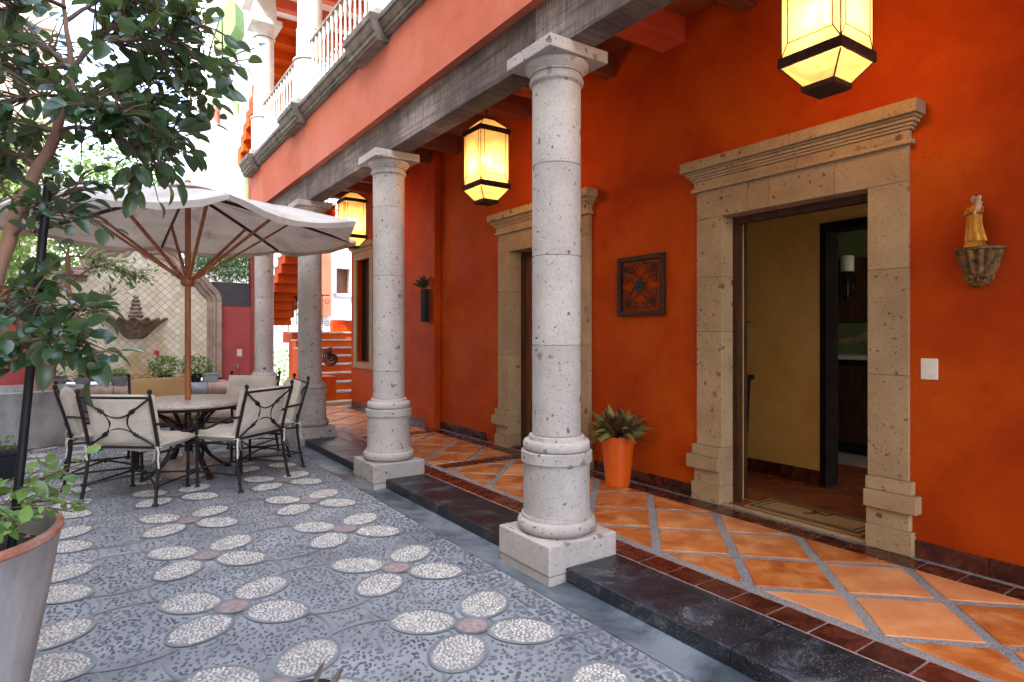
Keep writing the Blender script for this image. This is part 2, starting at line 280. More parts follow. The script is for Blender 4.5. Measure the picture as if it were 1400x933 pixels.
# ---------------------------------------------------------------- mesh helpers
def worldloc(o):
    v = Vector((0, 0, 0))
    while o is not None: v = v+o.location; o = o.parent
    return v
class MB:
    def __init__(s): s.v = []; s.f = []; s.off = Vector((0, 0, 0))
    def add(s, vs, fs):
        k = len(s.v); s.v += [tuple(q) for q in vs]; s.f += [tuple(i+k for i in f) for f in fs]; return s
    def box(s, x0, x1, y0, y1, z0, z1):
        return s.add([(x0, y0, z0), (x1, y0, z0), (x1, y1, z0), (x0, y1, z0), (x0, y0, z1), (x1, y0, z1), (x1, y1, z1), (x0, y1, z1)],
                     [(0, 3, 2, 1), (4, 5, 6, 7), (0, 1, 5, 4), (1, 2, 6, 5), (2, 3, 7, 6), (3, 0, 4, 7)])
    def obox(s, c, size, rot):
        h = Vector(size)/2; vs = []
        for z in (-1, 1):
            for x, y in ((-1, -1), (1, -1), (1, 1), (-1, 1)): vs.append(Vector(c)+rot @ Vector((x*h.x, y*h.y, z*h.z)))
        return s.add(vs, [(0, 3, 2, 1), (4, 5, 6, 7), (0, 1, 5, 4), (1, 2, 6, 5), (2, 3, 7, 6), (3, 0, 4, 7)])
    def tube(s, pts, r, n=6, cap=True, flat=1):
        pts = [Vector(p) for p in pts]; m = len(pts); rs = r if isinstance(r, (list, tuple)) else [r]*m
        k = len(s.v); up = None
        for i, p in enumerate(pts):
            t = (pts[min(i+1, m-1)]-pts[max(i-1, 0)]); t = t.normalized() if t.length > 1e-9 else Vector((0, 0, 1))
            if up is None: up = Vector((0, 0, 1)) if abs(t.z) < .9 else Vector((1, 0, 0))
            a = t.cross(up); a = a.normalized() if a.length > 1e-6 else t.orthogonal().normalized(); b2 = a.cross(t).normalized(); up = b2
            for j in range(n):
                th = 2*math.pi*j/n; s.v.append(tuple(p+a*math.cos(th)*rs[i]+b2*math.sin(th)*rs[i]*flat))
        for i in range(m-1):
            for j in range(n):
                q = (j+1) % n; s.f.append((k+i*n+j, k+i*n+q, k+(i+1)*n+q, k+(i+1)*n+j))
        if cap:
            s.f.append(tuple(k+j for j in reversed(range(n)))); s.f.append(tuple(k+(m-1)*n+j for j in range(n)))
        return s
    def lathe(s, prof, c=(0, 0, 0), n=32, cap0=True, cap1=True, wob=None):
        k = len(s.v)
        for r, z in prof:
            for j in range(n):
                th = 2*math.pi*j/n; rr = r*(wob(th, z) if wob else 1); s.v.append((c[0]+rr*math.cos(th), c[1]+rr*math.sin(th), c[2]+z))
        m = len(prof)
        for i in range(m-1):
            for j in range(n):
                q = (j+1) % n; s.f.append((k+i*n+j, k+i*n+q, k+(i+1)*n+q, k+(i+1)*n+j))
        if cap0: s.f.append(tuple(k+j for j in reversed(range(n))))
        if cap1: s.f.append(tuple(k+(m-1)*n+j for j in range(n)))
        return s
    def ball(s, c, r, n=8, m=5, sc=(1, 1, 1)):
        prof = [(max(1e-4, math.sin(math.pi*i/m)), -math.cos(math.pi*i/m)) for i in range(m+1)]; k = len(s.v)
        s.lathe(prof, (0, 0, 0), n)
        for i in range(k, len(s.v)):
            x, y, z = s.v[i]; s.v[i] = (c[0]+x*r*sc[0], c[1]+y*r*sc[1], c[2]+z*r*sc[2])
        return s
    def extrude(s, poly, axis, a0, a1):
        "poly in the two other axes (x: (y,z); y: (x,z); z: (x,y)) pushed from a0 to a1"
        n = len(poly)
        def mk(p, a): return {'x': (a, p[0], p[1]), 'y': (p[0], a, p[1]), 'z': (p[0], p[1], a)}[axis]
        vs = [mk(p, a0) for p in poly]+[mk(p, a1) for p in poly]
        return s.add(vs, [tuple(range(n)), tuple(range(2*n-1, n-1, -1))]+[(i, i+n, (i+1) % n+n, (i+1) % n) for i in range(n)])
    def mesh(s, name, mat, smooth=False, off=Vector((0, 0, 0)), fix=True):
        me = bpy.data.meshes.new(name)
        me.from_pydata([(a-off.x, b-off.y, c-off.z) for a, b, c in s.v], [], s.f)
        if fix:
            bm = bmesh.new(); bm.from_mesh(me); bmesh.ops.recalc_face_normals(bm, faces=bm.faces); bm.to_mesh(me); bm.free()
        if mat: me.materials.append(M[mat] if isinstance(mat, str) else mat)
        if smooth:
            me.polygons.foreach_set('use_smooth', [True]*len(me.polygons))
            try: me.set_sharp_from_angle(angle=R(38))
            except Exception: pass
        return me
    def build(s, name, mat, parent=None, smooth=False, bevel=0, fix=True):
        off = worldloc(parent) if parent else Vector((0, 0, 0))
        o = bpy.data.objects.new(name, s.mesh(name, mat, smooth, off, fix)); COL.objects.link(o)
        if parent: o.parent = parent
        if bevel:
            md = o.modifiers.new('edge', 'BEVEL'); md.width = bevel; md.segments = 2; md.limit_method = 'ANGLE'; md.angle_limit = R(40)
        return o
def place(name, me, parent, loc, rot=None, scale=None):
    o = bpy.data.objects.new(name, me); COL.objects.link(o)
    if parent: o.parent = parent; loc = Vector(loc)-worldloc(parent)
    o.location = loc
    if rot is not None: o.rotation_euler = rot
    if scale is not None: o.scale = scale if isinstance(scale, (tuple, Vector)) else (scale,)*3
    return o
def tag(o, label=None, cat=None, group=None, kind=None):
    if label: o['label'] = label
    if cat: o['category'] = cat
    if group: o['group'] = group
    if kind: o['kind'] = kind
    return o
def thing(name, label, cat, loc=(0, 0, 0), group=None):
    o = bpy.data.objects.new(name, None); COL.objects.link(o); o.location = loc; o.empty_display_size = .1
    return tag(o, label, cat, group, 'thing')
def copy_tree(o, parent=None):
    c = o.copy(); COL.objects.link(c); c.parent = parent
    for ch in list(o.children): copy_tree(ch, c)
    return c
def struct(name, mb, mat, smooth=False, fix=True): return tag(mb.build(name, mat, None, smooth, fix=fix), kind='structure')
def fnoise(x, y=0, z=0): return noise.noise(Vector((x, y, z)))
def bez(a, b, c, n=8):
    a, b, c = Vector(a), Vector(b), Vector(c)
    return [a*(1-t)**2+b*2*t*(1-t)+c*t*t for t in [i/n for i in range(n+1)]]
def smoothpath(pts, n=4):
    pts = [Vector(p) for p in pts]; out = []
    for i in range(len(pts)-1):
        p0 = pts[max(i-1, 0)]; p1 = pts[i]; p2 = pts[i+1]; p3 = pts[min(i+2, len(pts)-1)]
        for k in range(n):
            t = k/n; out.append(.5*((2*p1)+(-p0+p2)*t+(2*p0-5*p1+4*p2-p3)*t*t+(-p0+3*p1-3*p2+p3)*t**3))
    out.append(pts[-1]); return out
# ================================================================ SETTING
FZ = .08                                             # corridor level above the courtyard
g = MB().add([(-60, -30, -.03), (60, -30, -.03), (60, 120, -.03), (-60, 120, -.03)], [(0, 1, 2, 3)]); struct('ground', g, 'cement')
pav = struct('courtyard_paving', MB().box(-4.5, 2.0, -3, 12.5, -.06, 0), 'cement')
gm_ = MB()
ys = [-3+.3*i for i in range(54)]
for i, y in enumerate(ys):                           # shallow channel, dished in section
    gm_.v += [(2.0, y, .004), (2.06, y, -.004), (2.14, y, -.010), (2.20, y, -.004), (2.222, y, .0)]
for i in range(len(ys)-1):
    for j in range(4): gm_.f.append((i*5+j, i*5+j+1, i*5+j+6, i*5+j+5))
struct('gutter', gm_, 'gutter', True)
# ---- pebble mosaic: flowers of four white petals
FX = [1.505-.905*k for k in range(0, 4)]; PY = .888
flowers = [(x, 2.545+PY*j-(.02*k)) for k, x in enumerate(FX) for j in range(-1, 9)]
AX, BX = .157, .117
def inpetal(x, y, grow=0):
    for fx, fy in flowers:
        dx, dy = x-fx, y-fy
        if abs(dx) > .5 or abs(dy) > .5: continue
        if dx*dx+dy*dy < (.095+grow)**2: return True
        for a in (45, 135, 225, 315):
            ca, sa = math.cos(R(a)), math.sin(R(a)); u = dx*ca+dy*sa-.242; w = -dx*sa+dy*ca
            if (u/(AX+.02+grow))**2+(w/(BX+.02+grow))**2 < 1: return True
    return False
circ = []
for x, y in flowers:
    circ += [(x, y+PY/2), (x+.4525, y)]
def oncirc(x, y):
    for cx_, cy_ in circ:
        if abs(x-cx_) < .4 and abs(y-cy_) < .4:
            q = math.hypot(x-cx_, y-cy_)
            if abs(q-.345) < .024: return True
    return False
def ring(mb, c, rx, ry, w, ang, z, n=36, keep=None):
    ca, sa = math.cos(ang), math.sin(ang); k = len(mb.v)
    pts = []
    for j in range(n):
        th = 2*math.pi*j/n
        for s2 in (0, w):
            u, v2 = (rx+s2)*math.cos(th), (ry+s2)*math.sin(th); pts.append((c[0]+u*ca-v2*sa, c[1]+u*sa+v2*ca, z))
    mb.v += pts
    for j in range(n):
        q = (j+1) % n
        mx_ = (pts[2*j][0]+pts[2*q][0])/2; my_ = (pts[2*j][1]+pts[2*q][1])/2
        if mx_ > 1.99 or (keep and not keep(mx_, my_)): continue
        mb.f.append((k+2*j, k+2*j+1, k+2*q+1, k+2*q))
cl = MB()
for q_, c in enumerate(circ): ring(cl, c, .337, .337, .013, 0, .004+.0012*(q_ % 2), 48, lambda a, b2: not inpetal(a, b2, -.012))
tag(cl.build('inlay_line', 'cement_line', pav, fix=False), kind='stuff')
def pebble(mb, x, y, z, l, w, h, a, n=7):
    k = len(mb.v); ca, sa = math.cos(a), math.sin(a)
    for sc, zz in ((1, 0), (.72, h)):
        for j in range(n):
            th = 2*math.pi*j/n; q = sc*(1+.16*math.sin(j*2.3+a*5+x*31)); u, v2 = l*q*math.cos(th), w*q*math.sin(th)
            mb.v.append((x+u*ca-v2*sa, y+u*sa+v2*ca, z+zz))
    mb.v.append((x, y, z+h*1.25))
    for j in range(n):
        q = (j+1) % n; mb.f.append((k+j, k+q, k+n+q, k+n+j)); mb.f.append((k+n+j, k+n+q, k+2*n))
petal_me = []
for vv in range(5):
    rg = random.Random(vv+3); base = MB(); k0 = 28
    base.v = [(0, 0, .005)]+[(AX*math.cos(2*math.pi*j/k0), BX*math.sin(2*math.pi*j/k0), .005) for j in range(k0)]
    base.f = [(0, 1+j, 1+(j+1) % k0) for j in range(k0)]
    pb = MB(); pts = []
    for _ in range(2600):
        x, y = rg.uniform(-AX, AX), rg.uniform(-BX, BX)
        if (x/(AX-.010))**2+(y/(BX-.010))**2 > 1: continue
        if all(((x-p[0])/1.25)**2+(y-p[1])**2 > .0138**2 for p in pts): pts.append((x, y))
    for x, y in pts: pebble(pb, x, y, .005, rg.uniform(.0065, .0120), rg.uniform(.0046, .0078), rg.uniform(.003, .0055), rg.gauss(0, .8), 6)
    rgm = MB(); ring(rgm, (0, 0), AX, BX, .015, 0, .0065, 36)
    petal_me.append((base.mesh('petal_bed', 'petal_grout', fix=False), pb.mesh('petal_pebbles', 'white_pebble', True, fix=False), rgm.mesh('petal_rim', 'cement_line', fix=False)))
disc = MB().lathe([(.072, .0085), (.064, .011), (.02, .012)], n=24, cap0=False).mesh('flower_centre', 'pink_stone')
drg = MB(); ring(drg, (0, 0), .071, .071, .018, 0, .0095, 30); drg = drg.mesh('centre_rim', 'cement_line', fix=False)
for i, (x, y) in enumerate(flowers):
    if not (-1.7 < x < 1.9 and .8 < y < 10.2): continue
    for a in (45, 135, 225, 315):
        px, py = x+.246*math.cos(R(a)), y+.246*math.sin(R(a))
        if px > 1.86: continue
        q = petal_me[random.randrange(5)]; rot = (0, 0, R(a+random.uniform(-7, 7)+random.choice((0, 180))))
        o = place('mosaic_petal', q[0], pav, (px, py, 0), rot); p2 = place('white_pebbles', q[1], o, (px, py, 0)); p2['kind'] = 'stuff'; place('petal_rim', q[2], o, (px, py, 0))
    if x < 1.8: place('flower_centre', disc, pav, (x, y, 0)); place('centre_rim', drg, pav, (x, y, 0))
dp = MB(); rg = random.Random(11)
y = 1.1
while y < 10.4:
    pt = .027 if y < 4.5 else .036
    x = -1.5+rg.random()*.02
    while x < 1.985:
        px, py = x+rg.uniform(-.012, .012), y+rg.uniform(-.012, .012)
        edge = px > 1.74
        if (not edge and rg.random() < .12) or inpetal(px, py, .008) or (not edge and oncirc(px, py)): x += pt; continue
        # leave out what the camera can never see (far to its left)
        d = S_*px+C_*py; rr = C_*px-S_*py
        if rr/d < -.90: x += pt; continue
        s2 = (1.7 if edge else 1.0)*(1.15 if y < 2.6 else 1)
        pebble(dp, px, py, 0, s2*rg.uniform(.006, .0140), s2*rg.uniform(.0042, .0078), rg.uniform(.003, .006), rg.gauss(.6, .7), 6)
        x += pt*(1.4 if edge else 1)
    y += pt
tag(dp.build('dark_pebbles', 'dark_pebble', pav, True, fix=False), kind='stuff')
# ---- kerb of black stone between the column plinths
COLX, COLY, DCY = 2.354, 2.967, 2.5825
kerb = struct('kerb', MB().box(2.226, 2.60, -2.6, 10.95, -.02, FZ-.012), 'cement_line')
def kerb_run(y0, y1, n):
    for i in range(n):
        a = y0+(y1-y0)*i/n; b2 = y0+(y1-y0)*(i+1)/n
        MB().box(2.215, 2.61, a+.003, b2-.003, .001, FZ).build('kerb_stone', 'kerb', kerb, bevel=.006)
pl = .256
kerb_run(-2.5, 1.622, 4); kerb_run(1.622, COLY-pl-.002, 1)
for k in range(3): kerb_run(COLY+DCY*k+pl+.002, COLY+DCY*(k+1)-pl-.002, 2)
# ---- corridor floor
fl = struct('corridor_floor', MB().box(2.612, 4.30, -3, 11.3, -.02, FZ-.006), 'floor_grout')
def clip(poly, x0, x1, y0, y1):
    def cl1(p, f, inter):
        out = []
        for i in range(len(p)):
            a, b2 = p[i-1], p[i]
            if f(b2):
                if not f(a): out.append(inter(a, b2))
                out.append(b2)
            elif f(a): out.append(inter(a, b2))
        return out
    def ix(v): return lambda a, b2: (v, a[1]+(b2[1]-a[1])*(v-a[0])/(b2[0]-a[0]))
    def iy(v): return lambda a, b2: (a[0]+(b2[0]-a[0])*(v-a[1])/(b2[1]-a[1]), v)
    for f, i2 in ((lambda p: p[0] >= x0, ix(x0)), (lambda p: p[0] <= x1, ix(x1)), (lambda p: p[1] >= y0, iy(y0)), (lambda p: p[1] <= y1, iy(y1))):
        poly = cl1(poly, f, i2)
        if len(poly) < 3: return None
    return poly
bands = [(-2.6, 5.36), (5.60, 7.45), (7.69, 11.2)]       # cross bands of brown tile part the corridor
for (b0, b1) in bands:
    for ix_ in range(-2, 4):
        for iy_ in range(-10, 34):
            if (ix_+iy_) % 2: continue
            cx_, cy_ = 3.17+.3225*ix_, 1.957+.3225*iy_; hx, hy = .289, .276
            poly = clip([(cx_-hx, cy_), (cx_, cy_-hy), (cx_+hx, cy_), (cx_, cy_+hy)], 2.865, 3.815, b0, b1)
            if not poly: continue
            ar = abs(sum(poly[i-1][0]*poly[i][1]-poly[i][0]*poly[i-1][1] for i in range(len(poly))))/2
            if ar < .006: continue
            z = FZ+random.uniform(-.001, .0015)
            mx_ = sum(p[0] for p in poly)/len(poly); my_ = sum(p[1] for p in poly)/len(poly)
            m2 = MB(); m2.extrude([(p[0]-mx_, p[1]-my_) for p in poly], 'z', -.01, 0)
            o = place('terracotta_tile', m2.mesh('terracotta_tile', 'terracotta'), fl, (mx_, my_, z))
            md = o.modifiers.new('edge', 'BEVEL'); md.width = .003; md.segments = 1
MB().box(2.6125, 2.806, -3, 11.2, .0, FZ-.0035).build('border_grout', 'pink_grout', fl); MB().box(3.822, 3.992, -3, 7.6, .0, FZ-.0035).build('border_grout', 'pink_grout', fl)
bt = MB().box(-.081, .081, -.0965, .0965, -.01, 0); me = bt.mesh('border_tile', 'brown_tile')
nb = int((11.0+2.6)/.205)
for i in range(nb):
    y = -2.58+.205*i+.1; jx = random.uniform(-.004, .004)
    o = place('border_tile', me, fl, (2.706+jx, y, FZ+random.uniform(0, .002)), (0, 0, random.gauss(0, .012)))
    if y > .5: o = place('border_tile', me, fl, (3.905, y+.07, FZ+random.uniform(0, .002)), (0, 0, random.gauss(0, .01)), (.95, 1, 1))
for yb in (5.48, 7.57):
    for i in range(5): place('border_tile', me, fl, (2.97+.195*i, yb+random.uniform(-.004, .004), FZ+.001), (0, 0, R(90)+random.gauss(0, .015)))

# ================================================================ COLUMNS
def drum(prof, c, name, mat, parent, sm=True, n=40): return MB().lathe(prof, c, n).build(name, mat, parent, sm)
def tor(r0, r1, z0, z1, n=7):
    return [(r0+(r1-r0)*math.sin(math.pi*i/n), z0+(z1-z0)*(.5-.5*math.cos(math.pi*i/n))) for i in range(n+1)]
def make_column(y, label, joints, worn=False):
    c = (COLX, y, 0); t = thing('stone_column', label, 'column', c, 'cantera columns along the corridor')
    MB().box(COLX-pl, COLX+pl, y-pl, y+pl, .045, .214).build('plinth', 'stone', t, bevel=.008)
    MB().box(COLX-pl+.006, COLX+pl-.004, y-pl+.005, y+pl-.005, -.05, .043).build('plinth_footing', 'stone', t, bevel=.008)
    drum([(.19, .215), (.215, .218)]+tor(.212, .240, .222, .300)[0:]+[(.216, .302), (.214, .318)], c, 'base_torus', 'stone', t)
    drum([(.204, .3185), (.2025, .33), (.2025, .628)], c, 'base_drum', 'stone', t)
    drum([(.21, .6285), (.2165, .632), (.2165, .694), (.212, .698)], c, 'base_band', 'stone', t)
    drum([(.18, .6985)]+tor(.190, .2055, .700, .762)+[(.172, .764), (.170, .786), (.166, .790)], c, 'upper_torus', 'stone', t)
    zs = [.7905]+joints+[2.905]
    for a, b2 in zip(zs[:-1], zs[1:]):
        n = 5; pr = [(.144, a), (.1485, a+.0035)]+[(.1485, a+.0035+(b2-a-.007)*i/n) for i in range(1, n)]+[(.1485, b2-.0035), (.144, b2)]
        drum(pr, c, 'shaft_drum', 'stone', t)
    drum([(.148, 2.9055)]+tor(.150, .167, 2.912, 2.950)+[(.151, 2.952), (.151, 2.968), (.164, 2.972), (.164, 2.980), (.168, 2.984), (.180, 3.000), (.192, 3.012), (.195, 3.022), (.195, 3.0315)], c, 'capital', 'stone', t)
    MB().box(COLX-.2206, COLX+.2206, y-.2206, y+.2206, 3.0325, 3.1045).build('abacus', 'stone', t, bevel=.005)
    return t
make_column(COLY, 'nearest thick grey stone column, between the orange pot and the pebble courtyard', [1.334, 1.87, 2.42])
make_column(COLY+DCY, 'second stone column from the camera, between the nearest column and the parasol tip', [1.05, 1.95, 2.60])
make_column(COLY+DCY*2, 'third stone column, half behind the parasol and beside the black kerb end', [1.50, 2.30])
make_column(COLY+DCY*3, 'farthest grey stone column, next to the rose red wall with the switch', [1.20, 2.0])

# ================================================================ HOUSE
WX = 4.05
house = thing('house', 'orange red colonial house with stone door surrounds and upper balcony', 'house', (WX, 4, 0))
D1 = (1.941, 3.030, 2.318); D2 = (4.79, 5.93, 2.36)
w = MB()
E_ = .015
w.box(WX, WX+.22, -3, D1[0]-E_, -.05, 4.02); w.box(WX, WX+.22, D1[0]-E_, D1[1]+E_, D1[2]+E_, 4.02); w.box(WX, WX+.22, D1[1]+E_, D2[0]-E_, -.05, 4.02)
w.box(WX, WX+.22, D2[0]-E_, D2[1]+E_, D2[2]+E_, 4.02); w.box(WX, WX+.22, D2[1]+E_, 7.72, -.05, 4.02)
W2 = 3.955
w.box(W2, WX+.22, 7.722, 10.10, -.05, 4.02); w.box(W2, WX+.22, 10.10, 10.72, -.05, .92); w.box(W2, WX+.22, 10.10, 10.72, 2.72, 4.02); w.box(W2, WX+.22, 10.72, 11.05, -.05, 4.02)
w.build('wall', 'wall', house)
# skirting tiles
def skirt(y0, y1, x):
    n = max(1, round((y1-y0)/.33)); s2 = (y1-y0)/n
    for i in range(n): MB().box(x-.012, x-.0005, y0+s2*i+.003, y0+s2*(i+1)-.003, FZ, FZ+.10).build('skirting_tile', 'brown_tile', house, bevel=.002)
skirt(.2, 1.68, WX); skirt(3.33, 4.50, WX); skirt(6.50, 7.70, WX); skirt(7.98, 9.9, W2); skirt(9.9, 11.0, W2)
# beam, frieze, cornice
ya = -2.6
for a, b2 in ((ya, COLY+.12), (COLY+.122, COLY+DCY*2-.1), (COLY+DCY*2-.098, 10.98)):
    MB().box(2.28, 2.47, a, b2, 3.106, 3.43).build('beam', 'beam', house, bevel=.006)
MB().box(2.215, 2.52, -2.6, 11.0, 3.431, 4.10).build('frieze', 'frieze', house)
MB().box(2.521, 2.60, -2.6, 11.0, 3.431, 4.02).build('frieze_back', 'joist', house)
def cornice(y0, y1, dx, z0, z1, name='cornice'):
    x = 2.215-dx; q = (z1-z0)
    prof = [(2.30, z0), (x+.075, z0), (x+.075, z0+.10*q), (x+.055, z0+.13*q), (x+.055, z0+.3*q), (x+.04, z0+.34*q), (x+.028, z0+.45*q), (x+.02, z0+.6*q), (x+.018, z0+.66*q), (x, z0+.70*q), (x, z0+.93*q), (x+.006, z1), (2.40, z1)]
    return MB().extrude(prof, 'y', y0, y1).build(name, 'stone_dark', house)
ups = [COLY+DCY*k for k in (-1, 0, 1, 2, 3)]
edges = []
for k, y in enumerate(ups):
    e1 = min(y+.34, 11.06); cornice(y-.34, e1, .19, 4.03, 4.262, 'cornice_block'); edges.append((y-.34, e1))
for (a0, a1), (b0, b1) in zip(edges[:-1], edges[1:]):
    n = 3
    for i in range(n):
        s2 = (b0-a1)/n; cornice(a1+s2*i+.002, a1+s2*(i+1)-.002, .11, 4.075, 4.25)
# upper floor
MB().box(2.402, 6.0, -2.6, 11.0, 4.10, 4.245).build('upper_floor', 'cream', house)
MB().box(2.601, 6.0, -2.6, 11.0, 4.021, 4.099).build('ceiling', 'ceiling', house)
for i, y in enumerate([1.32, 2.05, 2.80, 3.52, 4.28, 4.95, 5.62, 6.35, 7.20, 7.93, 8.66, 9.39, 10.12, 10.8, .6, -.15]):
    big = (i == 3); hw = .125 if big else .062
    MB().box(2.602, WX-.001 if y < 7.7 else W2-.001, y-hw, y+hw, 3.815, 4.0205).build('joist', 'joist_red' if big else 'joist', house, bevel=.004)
# upper storey wall behind the balcony
MB().box(4.6, 4.8, -2.6, 11.0, 4.246, 7.2).build('upper_wall', 'wall', house)
MB().box(2.10, 4.8, -2.6, 11.3, 6.95, 7.2).build('upper_lintel', 'white_wall', house)
for i in range(20):
    MB().box(2.5, 4.6, -2+.66*i, -1.86+.66*i, 6.78, 6.949).build('roof_joist', 'joist_red', house)
for k, y in enumerate(ups[1:]):
    t = thing('upper_column', ['white upper column above the nearest stone column', 'white upper balcony column over the second stone column', 'white upper balcony column between the two balustrades', 'far white upper column with carved capital at the balcony end'][k], 'column', (COLX, y, 4.262), 'white columns of the upper balcony')
    c = (COLX, y, 4.262)
    MB().box(COLX-.24, COLX+.24, y-.26, y+.26, 4.2625, 4.36).build('plinth', 'stone_white', t, bevel=.006)
    drum([(.21, .10)]+tor(.2, .225, .105, .16)+[(.197, .165), (.197, .66)], c, 'base_drum', 'stone_white', t)
    drum([(.205, .661)]+tor(.205, .215, .664, .69)+[(.17, .70), (.166, 1.06)], c, 'lower_drum', 'stone_white', t)
    drum([(.16, 1.061)]+tor(.16, .172, 1.064, 1.085)+[(.155, 1.09), (.15, 2.0)], c, 'shaft', 'stone_white', t)
    drum([(.15, 2.001)]+tor(.15, .172, 2.005, 2.03)+[(.155, 2.04), (.16, 2.09), (.19, 2.14), (.21, 2.18)], c, 'capital', 'stone_white', t)
    for zj, rj in ((.6605, .1985), (1.0605, .1605), (2.0005, .1515)): drum([(rj, zj-.009), (rj+.003, zj-.006), (rj+.003, zj+.006), (rj, zj+.009)], c, 'mortar_joint', 'stone_dark', t)
    MB().box(COLX-.235, COLX+.235, y-.235, y+.235, 6.443, 6.53).build('abacus', 'stone_white', t, bevel=.006)
    MB().box(COLX-.16, COLX+.16, y-.16, y+.16, 6.531, 6.949).build('impost', 'stone_white', t)
# balustrade
bal = MB().lathe([(.018, 0), (.018, .06), (.012, .08), (.020, .22), (.022, .30), (.012, .36), (.022, .375), (.022, .395), (.012, .41), (.013, .60), (.010, .66), (.024, .72), (.016, .80), (.020, .835)], n=8).mesh('baluster', 'stone_white', True)
for (a0, a1), (b0, b1) in zip(edges[1:-1], edges[2:]):
    n = int((b0-a1+.2)/.142)
    MB().box(2.275, 2.325, a1-.10, b0+.10, 5.085, 5.125).build('balcony_rail', 'stone_dark', house, bevel=.006)
    for i in range(n):
        place('baluster', bal, house, (2.30, a1-.1+(b0-a1+.2)*(i+.5)/n, 4.25))
# ---- door surrounds of tan cantera
def stonebox(par, x0, y0, y1, z0, z1, name='stone_block', xb=WX-.0005): return MB().box(x0, xb, y0, y1, z0, z1).build(name, 'stone_warm', par, bevel=.0035)
def surround(yi0, yi1, zt, wj, xf, jz, lj, label):
    p = MB().box(WX-.012, WX-.001, yi0-wj*.9, yi1+wj*.9, zt+.02, zt+.2).build('door_surround', 'stone_warm', house); p['label'] = label
    zc = zt+.215
    for (a, b2, s2) in ((yi0-wj, yi0, -1), (yi1, yi1+wj, 1)):
        zs = [.52]+jz[0 if s2 < 0 else 1]+[zt]
        for z0, z1 in zip(zs[:-1], zs[1:]): stonebox(p, xf, a, b2, z0+.001, z1-.001, xb=WX+.124)
        o0, o1 = (a, b2)
        def ex(e, x, z0, z1, nm='stone_block'):
            y0, y1 = (o0-e, o1+.0005) if s2 < 0 else (o0-.0005, o1+e)
            return stonebox(p, x, y0, y1, z0, z1, nm, xb=WX+.1245)
        ex(.030, xf-.030, FZ, .222); ex(.012, xf-.018, .223, .335); ex(.062, xf-.055, .336, .440, 'band_stone'); ex(.028, xf-.028, .441, .5195)
    ys_ = [yi0-wj]+lj+[yi1+wj]
    for a, b2 in zip(ys_[:-1], ys_[1:]): stonebox(p, xf-.0005, a+.001, b2-.001, zt+.0005, zc, xb=WX+.124)
    # cornice in two lengths
    ym = yi0+(yi1-yi0)*.42; y0, y1 = yi0-wj-.085, yi1+wj+.085
    def corn(a, b2, endl, endr):
        for (e, x, z0, z1) in ((-.055, xf-.035, 0, .028), (-.075, xf-.020, .0285, .085), (-.06, xf-.034, .0855, .103), (-.048, xf-.046, .1035, .122), (-.03, xf-.062, .1225, .143), (-.018, xf-.075, .1435, .158), (0, xf-.105, .1585, .235)):
            yield (a-(e if endl else 0), b2+(e if endr else 0), x, zc+z0, zc+z1)
    for a, b2, l, r in ((y0, ym-.001, True, False), (ym+.001, y1, False, True)):
        mb = MB()
        for q in corn(a, b2, l, r): mb.box(q[2], WX-.0005, q[0], q[1], q[3], q[4])
        mb.build('cornice_stone', 'stone_warm', p, bevel=.003)
    # lintel soffit lining
    
    return p
surround(D1[0], D1[1], D1[2], .235, WX-.022, [[1.15, 1.80], [1.42, 1.85]], [2.15, 2.63, 2.80], 'tan stone door surround round the open doorway')
surround(D2[0], D2[1], D2[2], .24, WX-.045, [[1.3], [1.15, 1.9]], [5.2, 5.7], 'tan stone door surround round the closed wooden door')
# pilaster break at the far jamb of the closed door
# reveals, frames, doors
MB().box(WX+.125, WX+.20, D1[0]-.02, D1[0]+.03, FZ, D1[2]-.001).build('door_frame', 'dark_wood', house)
MB().box(WX+.125, WX+.20, D1[1]-.035, D1[1]+.02, FZ, D1[2]-.001).build('door_frame', 'dark_wood', house)
MB().box(WX+.125, WX+.20, D1[0]+.031, D1[1]-.036, D1[2]-.05, D1[2]-.001).build('door_frame', 'dark_wood', house)
MB().box(WX+.021, 4.309, D1[0]+.001, D1[1]-.001, FZ-.02, FZ+.001).build('doorway_floor', 'inner_tile', house)
MB().box(WX-.025, WX+.02, D1[0]+.001, D1[1]-.001, FZ-.005, FZ+.016).build('threshold', 'stone_warm', house, bevel=.006)
d = MB().box(WX+.155, WX+.195, D2[0]+.06, D2[1]-.06, FZ+.01, D2[2]-.06).build('wooden_door', 'door_wood', house, bevel=.003)
for zz in (.2, .62, 1.04, 1.46, 1.88):
    for yy in (D2[0]+.15, (D2[0]+D2[1])/2+.05):
        q = MB().box(WX+.141, WX+.1548, yy, yy+.36, zz, zz+.31).build('door_panel', 'door_wood', d, bevel=.008)
MB().tube([(WX+.12, 5.30, 1.0), (WX+.12, 5.30, 1.2)], .012).build('door_handle', 'iron', d, True)
for y0, y1, z0, z1 in ((D2[0], D2[0]+.058, FZ, D2[2]-.002), (D2[1]-.058, D2[1], FZ, D2[2]-.002), (D2[0]+.0585, D2[1]-.0585, D2[2]-.058, D2[2]-.002)):
    MB().box(WX+.125, WX+.215, y0, y1, z0, z1).build('door_frame', 'dark_wood', house, bevel=.003)
MB().box(WX-.0, WX+.2, D2[0], D2[1], FZ-.002, FZ+.02).build('threshold', 'brown_tile', house)
